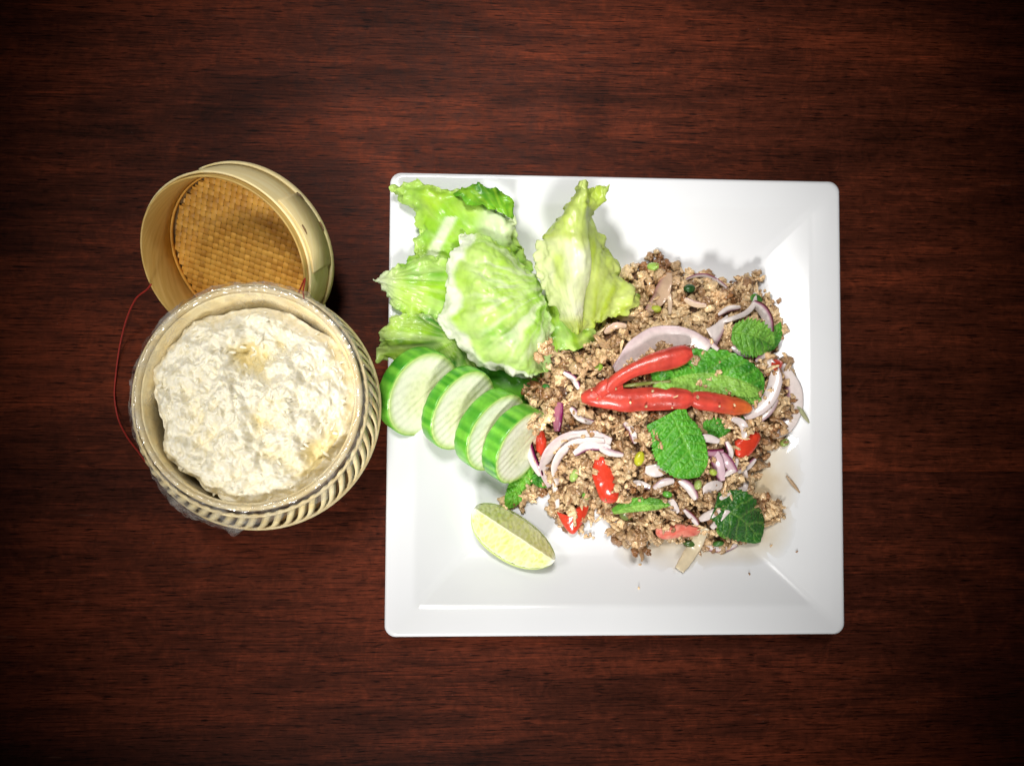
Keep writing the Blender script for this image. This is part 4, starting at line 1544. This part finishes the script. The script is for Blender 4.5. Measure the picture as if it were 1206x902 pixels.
chunk([(700, 541), (709, 537), (717, 546), (724, 562), (729, 580), (724, 592), (709, 590), (702, 575), (697, 558)], 'large red pepper wedge pointing up below the onion arcs', 5, 4)
chunk([(655, 602), (666, 606), (680, 597), (693, 595), (691, 606), (684, 619), (675, 629), (665, 621)], 'red pepper piece lying on the plate at the lower left edge of the pile', 2.5, 3.5)
chunk([(630, 510), (638, 506), (643, 514), (644, 530), (639, 537), (632, 532)], 'small red pepper bit between the purple onion and the white arc', 4.5, 3)
chunk([(865, 520), (876, 512), (888, 506), (896, 514), (890, 527), (880, 538), (867, 537)], 'red pepper chunk at the right of the pile near the onion curl', 5, 4)
chunk([(772, 622), (785, 619), (800, 617), (823, 620), (821, 630), (800, 633), (782, 635), (773, 630)], 'pinkish red pepper strip at the bottom edge of the pile', 4.5, 3.5, (0.62, 0.10, 0.07), 1.2, 0.6)
chunk([(906, 425), (914, 423), (922, 427), (918, 437), (914, 444), (909, 435)], 'small red pepper triangle at the right edge by the green leaf', 4, 2.5)


# ---- mint and other herb leaves
MI_D = np.array((0.026, 0.19, 0.014))
MI_G = np.array((0.11, 0.43, 0.03))
MI_L = np.array((0.36, 0.62, 0.11))


def herb(rib, wl, wr, label, dark=MI_D, mid=MI_G, light=MI_L, dz=5.0, foldl=0.0, foldr=0.0, quilt=1.1, serr=0.09, nveins=8, nu=84, nv=54, lightl=0.0, lightr=0.0, stiff=10, name='mint_leaf',
         cat='mint leaf', curl=0.0, base_w=0.25, tipw=0.05):
    """leaf along its midrib (photo points); wl / wr widths (photo px) left and right of it; fold: height change at each edge"""
    pts = np.array([S(p[0], p[1], dz + (p[2] if len(p) > 2 else 0)) for p in rib])
    C = crom(pts, nu)
    z = C[:, 2].copy()
    for _ in range(stiff):
        z[1:-1] = 0.25 * z[:-2] + 0.5 * z[1:-1] + 0.25 * z[2:]
    C[:, 2] = z
    T, Sd, U = frames(C)
    V, cols = [], []
    for i in range(nu):
        s = i / (nu - 1)
        env = (base_w + (1 - base_w) * math.sin(math.pi * min(1, s / 0.9) ** 0.75 / 1.0) if s < 0.45 else 1.0)
        env = max(tipw, (math.sin(math.pi * min(1.0, 0.06 + s * 0.94)) ** 0.62) if s > 0.4 else max(base_w, math.sin(math.pi * (0.06 + s * 0.94)) ** 0.62))
        for j in range(nv):
            t = -1 + 2 * j / (nv - 1)
            at = abs(t)
            left = t < 0
            w = (wl if left else wr) * 0.49 * env
            tooth = (s * nveins * 2.2) % 1.0
            w *= 1 + serr * (tooth - 0.5) * float(sstep(0.6, 1, at))
            f = foldl if left else foldr
            p = C[i] + Sd[i] * (-t) * w
            # quilted surface between curved side veins
            ph = (s * nveins - at * 1.25) % 1.0
            ve = abs(ph - 0.5) * 2                          # 1 on a vein
            ph = (ph + 0.22 * mn.noise(Vector((s * 7, t * 3, nveins)))) % 1.0
            ve = abs(ph - 0.5) * 2
            cross = abs(((at * 6.5 + s * 4.0 + 1.3 * mn.noise(Vector((s * 11, t * 5, 1)))) % 1.0) - 0.5) * 2
            vq = max(float(sstep(0.72, 1, ve)), 0.6 * float(sstep(0.75, 1, cross)), float(sstep(0.07, 0.0, at)))
            cell = (1 - ve ** 2) * (1 - 0.7 * cross ** 2)
            p[2] += f * at ** 1.4 + quilt * 0.55 * (cell - 0.5) * float(sstep(0, 0.15, at)) * env - 0.5 * float(sstep(0.10, 0.0, at)) + curl * (s - 0.5) ** 2 * 4
            p[2] += 0.9 * fbm((p[0], p[1], dz), 0.09, 2)
            V.append(p)
            g = float(np.clip(0.55 + 0.7 * fbm((p[0], p[1], 3), 0.12, 3), 0, 1))
            c = lerp(dark, mid, g)
            c = lerp(c, light, 0.30 * vq)
            c = lerp(c, light, (lightl if left else lightr) * (0.6 + 0.4 * g))
            cols.append(c)
    o = make(name, V, gridfaces(nu, nv), M['mint'], cols=np.clip(np.array(cols), 0.004, 0.9), solid=0.35)
    tag(o, label, cat, 'herb leaves on the meat salad')
    return o


# folded leaf right of the chilli: dark upper half, pale underside turned up below
herb([(768, 450), (785, 448), (812, 441), (842, 440), (870, 447), (890, 455), (900, 461)], 30, 23, 'folded mint leaf lying between the two chillies, dark above and pale below', foldl=-1.5, foldr=1.0, lightr=0.85, dz=6.5, quilt=1.5, nveins=9)
herb([(790, 486), (797, 500), (805, 516), (813, 534), (820, 550), (824, 561)], 23, 40, 'big flat bright green mint leaf below the long chilli', dz=9.5, foldl=-1.5, foldr=-1.5, quilt=2.0, nveins=9, base_w=0.8, mid=np.array((0.12, 0.46, 0.03)), dark=np.array((0.05, 0.29, 0.018)))
herb([(862, 392), (875, 393), (888, 396), (902, 402), (910, 408)], 19, 24, 'crinkled bright green mint sprig under the purple onion on the right', mid=np.array((0.14, 0.42, 0.035)), dz=8.0, foldl=2, foldr=-1.5, quilt=2.4, nveins=6, lightl=0.35, lightr=0.2, serr=0.3)
herb([(899, 414), (908, 404), (915, 393), (920, 380)], 10, 9, 'small green mint leaf pointing up at the right edge of the pile', dz=6, foldl=1, foldr=-1.5, quilt=1.4, nveins=6, lightl=0.2)
herb([(842, 597), (856, 602), (870, 609), (884, 622), (896, 638)], 31, 27, 'dark green mint leaf at the lower right of the pile', mid=np.array((0.03, 0.16, 0.018)), dark=np.array((0.012, 0.075, 0.01)), dz=6.0, foldl=-2.5, foldr=-1.5, quilt=1.0, nveins=6, base_w=0.6)
herb([(722, 603), (738, 597), (756, 594), (774, 594), (790, 595)], 8.5, 8.5, 'narrow rolled mint leaf with a pale edge near the bottom of the pile', dz=9.0, foldl=-1.5, foldr=-2.5, quilt=1.6, nveins=9, lightr=0.75, lightl=0.2)
herb([(828, 503), (838, 504), (848, 505), (860, 507)], 13, 12, 'small mint leaf half hidden below the right end of the chilli', dz=4.5, foldl=-1, foldr=-2, quilt=1.4, nveins=5)
herb([(626, 546), (618, 560), (610, 574), (603, 588), (597, 600)], 13, 12, 'bright yellow green mint leaf tip sticking out beside the lime wedge', dz=4, mid=np.array((0.16, 0.46, 0.03)), light=np.array((0.5, 0.68, 0.16)), dark=np.array((0.10, 0.36, 0.02)), foldl=-1.5, foldr=-1, quilt=1.2, nveins=7, base_w=0.5)
herb([(624, 562), (634, 566), (646, 573)], 7.5, 7, 'small dark green leaf tucked under the purple onion near the lime', dz=2.5, quilt=0.9, nveins=4)
herb([(868, 467), (878, 466), (888, 468), (897, 470)], 10, 9, 'frayed pale green leaf end under the folded mint leaf', dz=5, quilt=1.8, nveins=5, lightl=0.5, lightr=0.5, serr=0.4)
herb([(884, 352), (890, 351), (898, 354)], 5, 5, 'tiny dark green leaf bit by the top right lump of meat', dz=5, quilt=0.6, nveins=3, nu=24, nv=16)
herb([(866, 494), (876, 489), (890, 485)], 7, 6, 'dark green leaf bit beside the chilli tip', dz=3.5, quilt=0.8, nveins=4, nu=30, nv=20)
herb([(846, 618), (853, 624), (862, 634)], 11, 9, 'striped green leaf curled left of the dark mint leaf', dz=4.5, quilt=2.4, nveins=6, lightl=0.4, lightr=0.4, nu=50, nv=24)

# stalk across the gap between the chillies
V, F, s, a = tube([S(730, 455, 7), S(748, 453, 8), S(766, 451, 8), S(790, 449, 8)], [0.9, 1.1, 1.1, 0.8], 8, 24)
piece('herb_stalk', V, F, np.tile((0.20, 0.22, 0.05), (len(V), 1)), 'scallion', 'brownish green stalk lying between the two chillies', 'stalk')
V, F, s, a = tube([S(936, 474, 3), S(943, 483, 2.5), S(949, 492, 1.5), S(953, 498, 1)], [0.6, 1.4, 1.2, 0.4], 8, 24, 0.5)
piece('herb_stalk', V, F, np.tile((0.42, 0.42, 0.24), (len(V), 1)), 'scallion', 'thin greyish green sliver lying on the plate at the far right of the pile', 'stalk')
V, F, s, a = tube([S(926, 560, 1.5), S(934, 570, 1.0), S(942, 580, 0.8)], [0.5, 1.1, 0.4], 8, 20, 0.4)
piece('herb_stalk', V, F, np.tile((0.5, 0.34, 0.2), (len(V), 1)), 'scallion', 'tan sliver lying on the plate in the juice right of the pile', 'stalk')

GR = 'chopped green onion bits in the meat salad'


def bit(px, py, w, h, rot, label, col, dz=5, thick=3):
    c, s_ = math.cos(rot), math.sin(rot)
    poly = [(px + w * math.cos(t) * c - h * math.sin(t) * s_, py + w * math.cos(t) * s_ + h * math.sin(t) * c) for t in np.linspace(0, 2 * np.pi, 8, endpoint=False)]
    chunk(poly, label, dz, thick, col, 0.8, 0.0, 'scallion', 'green onion', GR, 'green_onion_bit')


bit(840, 556, 5, 4, 0.5, 'yellow green onion bit beside the lilac strands', (0.44, 0.54, 0.08), 6)
bit(786, 582, 6, 4, 0.2, 'bright green bit below the tip of the big flat mint leaf', (0.10, 0.36, 0.03), 6)
bit(690, 584, 5, 4, 0.6, 'green bit in the meat left of the red pepper wedge', (0.16, 0.40, 0.05), 5)
bit(846, 640, 7, 3.5, -0.2, 'dark green bit on the thin onion arc at the bottom', (0.05, 0.16, 0.025), 4)
bit(770, 314, 8, 5, 0.1, 'light green onion ring at the very top of the pile', (0.32, 0.50, 0.09), 4)
bit(773, 364, 6.5, 4.5, 0.2, 'yellow green onion bit at the foot of the brownish petal', (0.46, 0.52, 0.06))
bit(705, 432, 5.5, 5, 0, 'green onion bit in the meat above the left end of the chillies', (0.26, 0.42, 0.05))
bit(753, 540, 6, 9, 0.3, 'yellow onion green piece left of the big flat mint leaf', (0.56, 0.56, 0.03), 6)
bit(676, 560, 5, 8, 0.4, 'light green onion bit inside the double onion arc', (0.36, 0.52, 0.12))
bit(812, 340, 7, 5.5, 0.1, 'dark green round bit in the top of the pile', (0.02, 0.07, 0.015), 5)
bit(643, 456, 5, 4, 0.4, 'dark green onion bit in the meat above the cucumber', (0.04, 0.2, 0.03), 4)
bit(924, 521, 5.5, 4.5, -0.6, 'green onion bit at the right edge below the outer onion ring', (0.34, 0.46, 0.10), 3)
bit(822, 571, 4.5, 6, 0.3, 'pale green onion bit left of the white chunk', (0.42, 0.54, 0.14), 5)
bit(750, 349, 5, 3.5, 0.3, 'dull green bit where the meat meets the folded lettuce', (0.26, 0.36, 0.06), 4)
bit(738, 606, 9, 7, 0.3, 'olive green bit below the narrow rolled mint leaf', (0.16, 0.22, 0.05), 2.5)
bit(812, 640, 8, 4, 0.2, 'dark green bit under the pinkish pepper strip', (0.06, 0.12, 0.025), 2)

# crumbs on top of leaves, onions and peppers, so that things sit in the mix
def build_topping():
    cent = []
    spots = [(770, 470), (700, 470), (668, 527), (645, 560), (800, 500), (880, 500), (905, 470), (790, 600), (840, 610), (750, 590), (715, 590), (800, 625), (870, 540), (850, 580), (640, 520), (860, 620), (900, 430), (740, 505), (830, 420), (870, 400)]
    for _ in range(330):
        px, py = random.choice(spots)
        px += random.gauss(0, 13)
        py += random.gauss(0, 9)
        p = S(px, py, 0)
        if _samp(PD, p[0], p[1]) < 3:
            continue
        if 690 < px < 890 and 405 < py < 490:
            continue
        if 752 < px < 830 and 488 < py < 556:
            continue
        if math.hypot(px - 876, py - 616) < 30 or math.hypot(px - 885, py - 398) < 24:
            continue
        p = S(px, py, random.uniform(3.0, 6.5))
        cent.append((p[0], p[1], p[2], random.uniform(0.9, 1.9)))
    for px, py in ((703, 470), (724, 462), (742, 474), (771, 462), (789, 478), (752, 434), (770, 424), (846, 478), (822, 468), (698, 461), (734, 446), (760, 480), (800, 466), (862, 476)):
        c = S(px + random.gauss(0, 3), py + random.gauss(0, 2), 13)
        cent.append((c[0], c[1], c[2], random.uniform(0.5, 1.0)))
    V, F, C = crumbs(cent, True)
    o = make('mince_sprinkle', V, F, M['meat'], cols=C * 1.1, kind='stuff')
    tag(o, 'loose crumbs of minced meat scattered over the onions and leaves', 'minced meat')


build_topping()


# ------------------------------------------------------------------ juice on the plate
def build_juice():
    poly = [(735, 640), (720, 655), (735, 668), (770, 672), (800, 676), (850, 668), (890, 668), (925, 655), (938, 630), (942, 600), (950, 560), (944, 525), (938, 500), (915, 480), (850, 560), (790, 600)]
    n = 80
    B = crom(poly + [poly[0]], n + 1)[:-1]
    ctr = np.array([835, 590.])
    loops = []
    for f in np.linspace(0.02, 1, 16):
        lp = []
        for b in B:
            q = ctr + (b - ctr) * f
            w = P(q[0], q[1], 7.5)
            w = P(q[0], q[1], plate_z(w[0], w[1]) + 0.5)
            z = plate_z(w[0], w[1]) + 0.12 + 0.45 * (1 - f ** 6)
            lp.append((w[0] + fbm((w[0], w[1], 1), 0.1, 3) * 2 * f, w[1] + fbm((w[0], w[1], 5), 0.1, 3) * 2 * f, z))
        loops.append(np.array(lp))
    V, F = loft(loops, True, True, False)
    depth = np.repeat([1 - f ** 2.5 for f in np.linspace(0.02, 1, 16)], n)
    o = make('juice_puddle', V, F, M['sauce'], cols=np.column_stack([depth] * 3))
    tag(o, 'thin film of oily meat juice on the plate at the lower right of the pile', 'juice')


build_juice()
for px, py, lab in ((748, 688, 'tiny meat speck on the bare plate left of the cream onion strip'), (878, 673, 'tiny meat speck on the plate below the dark mint leaf'),
                    (752, 663, 'tiny meat speck just below the brown lump at the bottom of the pile'), (905, 641, 'tiny meat speck to the lower right of the dark mint leaf'),
                    (930, 646, 'tiny meat speck nearest the lower right corner of the plate')):
    c = P(px, py, 7)
    V, F, C = crumbs([(c[0], c[1], plate_z(c[0], c[1]) + 0.4, random.uniform(0.5, 0.9))])
    o = make('meat_speck', V, F, M['meat'], cols=C)
    tag(o, lab, 'crumb', 'specks on the bare plate')
